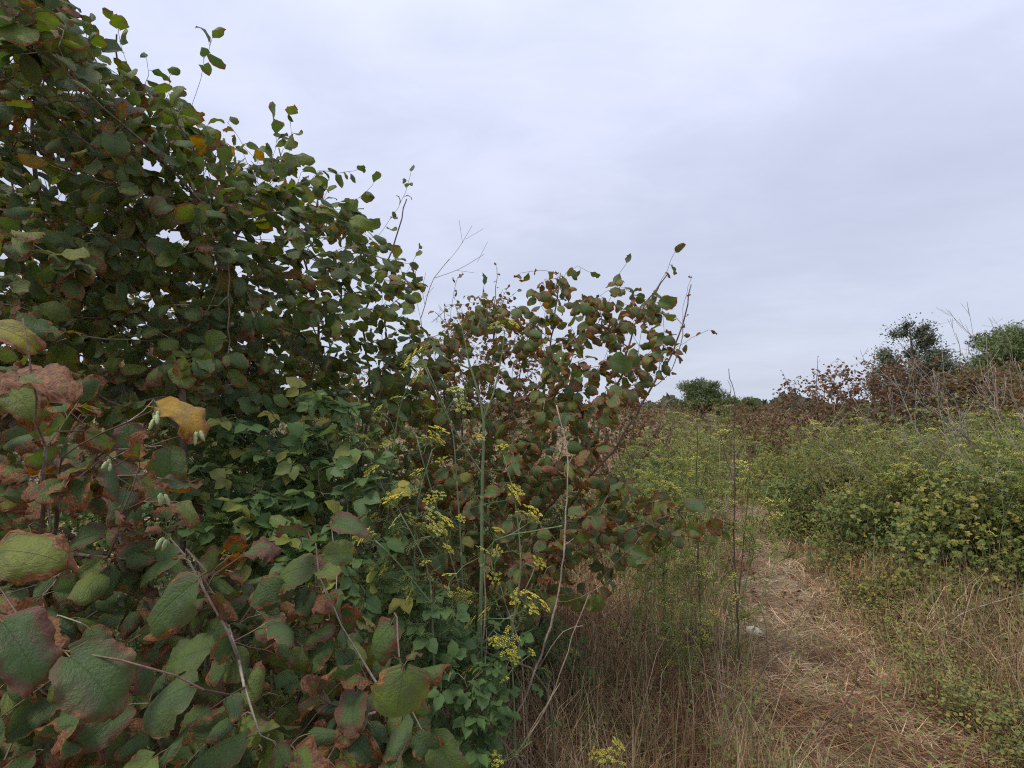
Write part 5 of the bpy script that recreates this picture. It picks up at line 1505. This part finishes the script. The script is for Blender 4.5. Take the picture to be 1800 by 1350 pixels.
# low scrub over the fields between the rows and the woods
n = 40000
d_ = 14 * (95 / 14) ** rw.random(n); px_ = rw.uniform(-1.1, 1.1, n)
x_ = px_ * d_; lump = np.clip(.5 + .5 * np.sin(x_ * .9 + 3) * np.sin(d_ * .5) + .3 * np.sin(x_ * 2.3), .05, 1.3)
O = np.stack([x_, d_, lump * (.35 + .009 * d_) * rw.random(n) ** .8], -1)
M = frames(rw.normal(0, 1, (n, 3)), rw.normal(0, .6, (n, 3)) + [0, -.3, 1], (.05 + .0065 * d_) * rw.uniform(.6, 1.4, n))
cc = np.array([(.10, .12, .045), (.15, .16, .05), (.17, .10, .06), (.22, .17, .09), (.08, .10, .04)])[rw.integers(0, 5, n)]
A = Acc(); A.many(dict(V=np.array([[0, 0, 0], [.3, .45, .07], [0, 1, -.1], [-.3, .45, .07]]), Q=np.zeros((0, 4), int), T=np.array([[0, 1, 2], [0, 2, 3]]), C=np.ones((4, 3)), P=np.zeros((4, 3))), M, O, cc)
o = link('field_scrub', A.mesh('field_scrub', M_FOLIAGE, False)); tagstuff(o, 'low brown and green scrub covering the fields behind the rows', 'scrub')


# ------------------------------------------------------------------ stones
def stone(seed, label, px, py, wdt, group=None):
    rng = np.random.default_rng(seed)
    d = CAM_Z * 900 / (py - 710); p = at(px, py, d)
    import bmesh
    bm = bmesh.new(); bmesh.ops.create_icosphere(bm, subdivisions=3, radius=1)
    me = bpy.data.meshes.new('stone')
    k = rng.normal(0, 1, (5, 3))
    for v in bm.verts:
        c = np.array(v.co); f = 1 + .12 * sum(math.sin(3 * float(c @ q)) for q in k) / 2
        c = c * f; c = np.sign(c) * np.abs(c) ** .9
        v.co = (c[0] * wdt / 2, c[1] * wdt * .35, c[2] * wdt * .26)
    bm.to_mesh(me); bm.free()
    me.attributes.new('col', 'FLOAT_VECTOR', 'POINT').data.foreach_set('vector', np.tile((.50, .43, .35), len(me.vertices)).astype(np.float32))
    me.materials.append(M_STONE)
    for q in me.polygons: q.use_smooth = True
    o = link('limestone_rock', me, None, (p[0], p[1], float(gz(p[0], p[1])) + wdt * .2))
    o.rotation_euler = (rng.normal(0, .2), .35, rng.uniform(-.4, .4)); o['label'] = label; o['category'] = 'stone'
    if group: o['group'] = group


M_STONE = coloured('limestone', .85, 0, 40, .25, .6)
stone(121, 'pale limestone rock lying in the straw at the left edge of the path', 1324, 1100, .13)
stone(122, 'smaller pale stone half covered by straw up the path from the rock', 1283, 1082, .06)

stalk(131, 'dry_twig', 'thin dark curved twig lying on the path at the bottom of the view', [[(1395, 1318, 2.35), (1440, 1280, 2.4), (1480, 1245, 2.45), (1503, 1205, 2.5), (1508, 1165, 2.5)], [(1460, 1262, 2.42), (1500, 1268, 2.4), (1550, 1250, 2.45)]], [(.005, .0015), (.002, .001)], (.09, .065, .05), cat='twig')
stalk(132, 'dry_twig', 'long pale bare twig slanting up to the right edge over the path border', [[(1640, 1110, 3.4), (1700, 1075, 3.4), (1760, 1055, 3.4), (1830, 1035, 3.4)]], [(.0035, .0015)], (.42, .35, .27), cat='twig')
stalk(133, 'dry_twig', 'low forked dark twig sticking out of the grass left of the path', [[(1320, 1250, 2.6), (1340, 1180, 2.6), (1370, 1150, 2.65), (1395, 1100, 2.7), (1440, 1040, 2.75)], [(1350, 1165, 2.62), (1345, 1100, 2.65), (1330, 1050, 2.65)]], [(.004, .0012), (.002, .001)], (.12, .085, .06), cat='twig')

# small crumbs of stone and earth on the trodden path
rp = np.random.default_rng(3)
y = rp.uniform(1.5, 8, 1500); x = path_x(y) + rp.normal(0, .35, 1500)
tp = dict(V=np.array([[1, 0, 0], [0, 1, 0], [-1, 0, 0], [0, -1, 0], [.1, .1, .7], [0, 0, -.6]]), Q=np.zeros((0, 4), int), T=np.array([[0, 1, 4], [1, 2, 4], [2, 3, 4], [3, 0, 4], [1, 0, 5], [2, 1, 5], [3, 2, 5], [0, 3, 5]]), C=np.ones((6, 3)), P=np.zeros((6, 3)))
A = Acc(); A.many(tp, frames(rp.normal(0, 1, (1500, 3)) * [1, 1, .2], rp.normal(0, .3, (1500, 3)) + [0, 0, 1], .004 + .012 * rp.random(1500) ** 4), np.stack([x, y, gz(x, y) + .004], -1), np.array([(.42, .34, .26), (.30, .22, .16), (.52, .46, .38)])[rp.integers(0, 3, 1500)])
o = link('pebbles', A.mesh('pebbles', M_STONE, False)); tagstuff(o, 'small pebbles and crumbs of earth on the trodden path', 'pebbles')
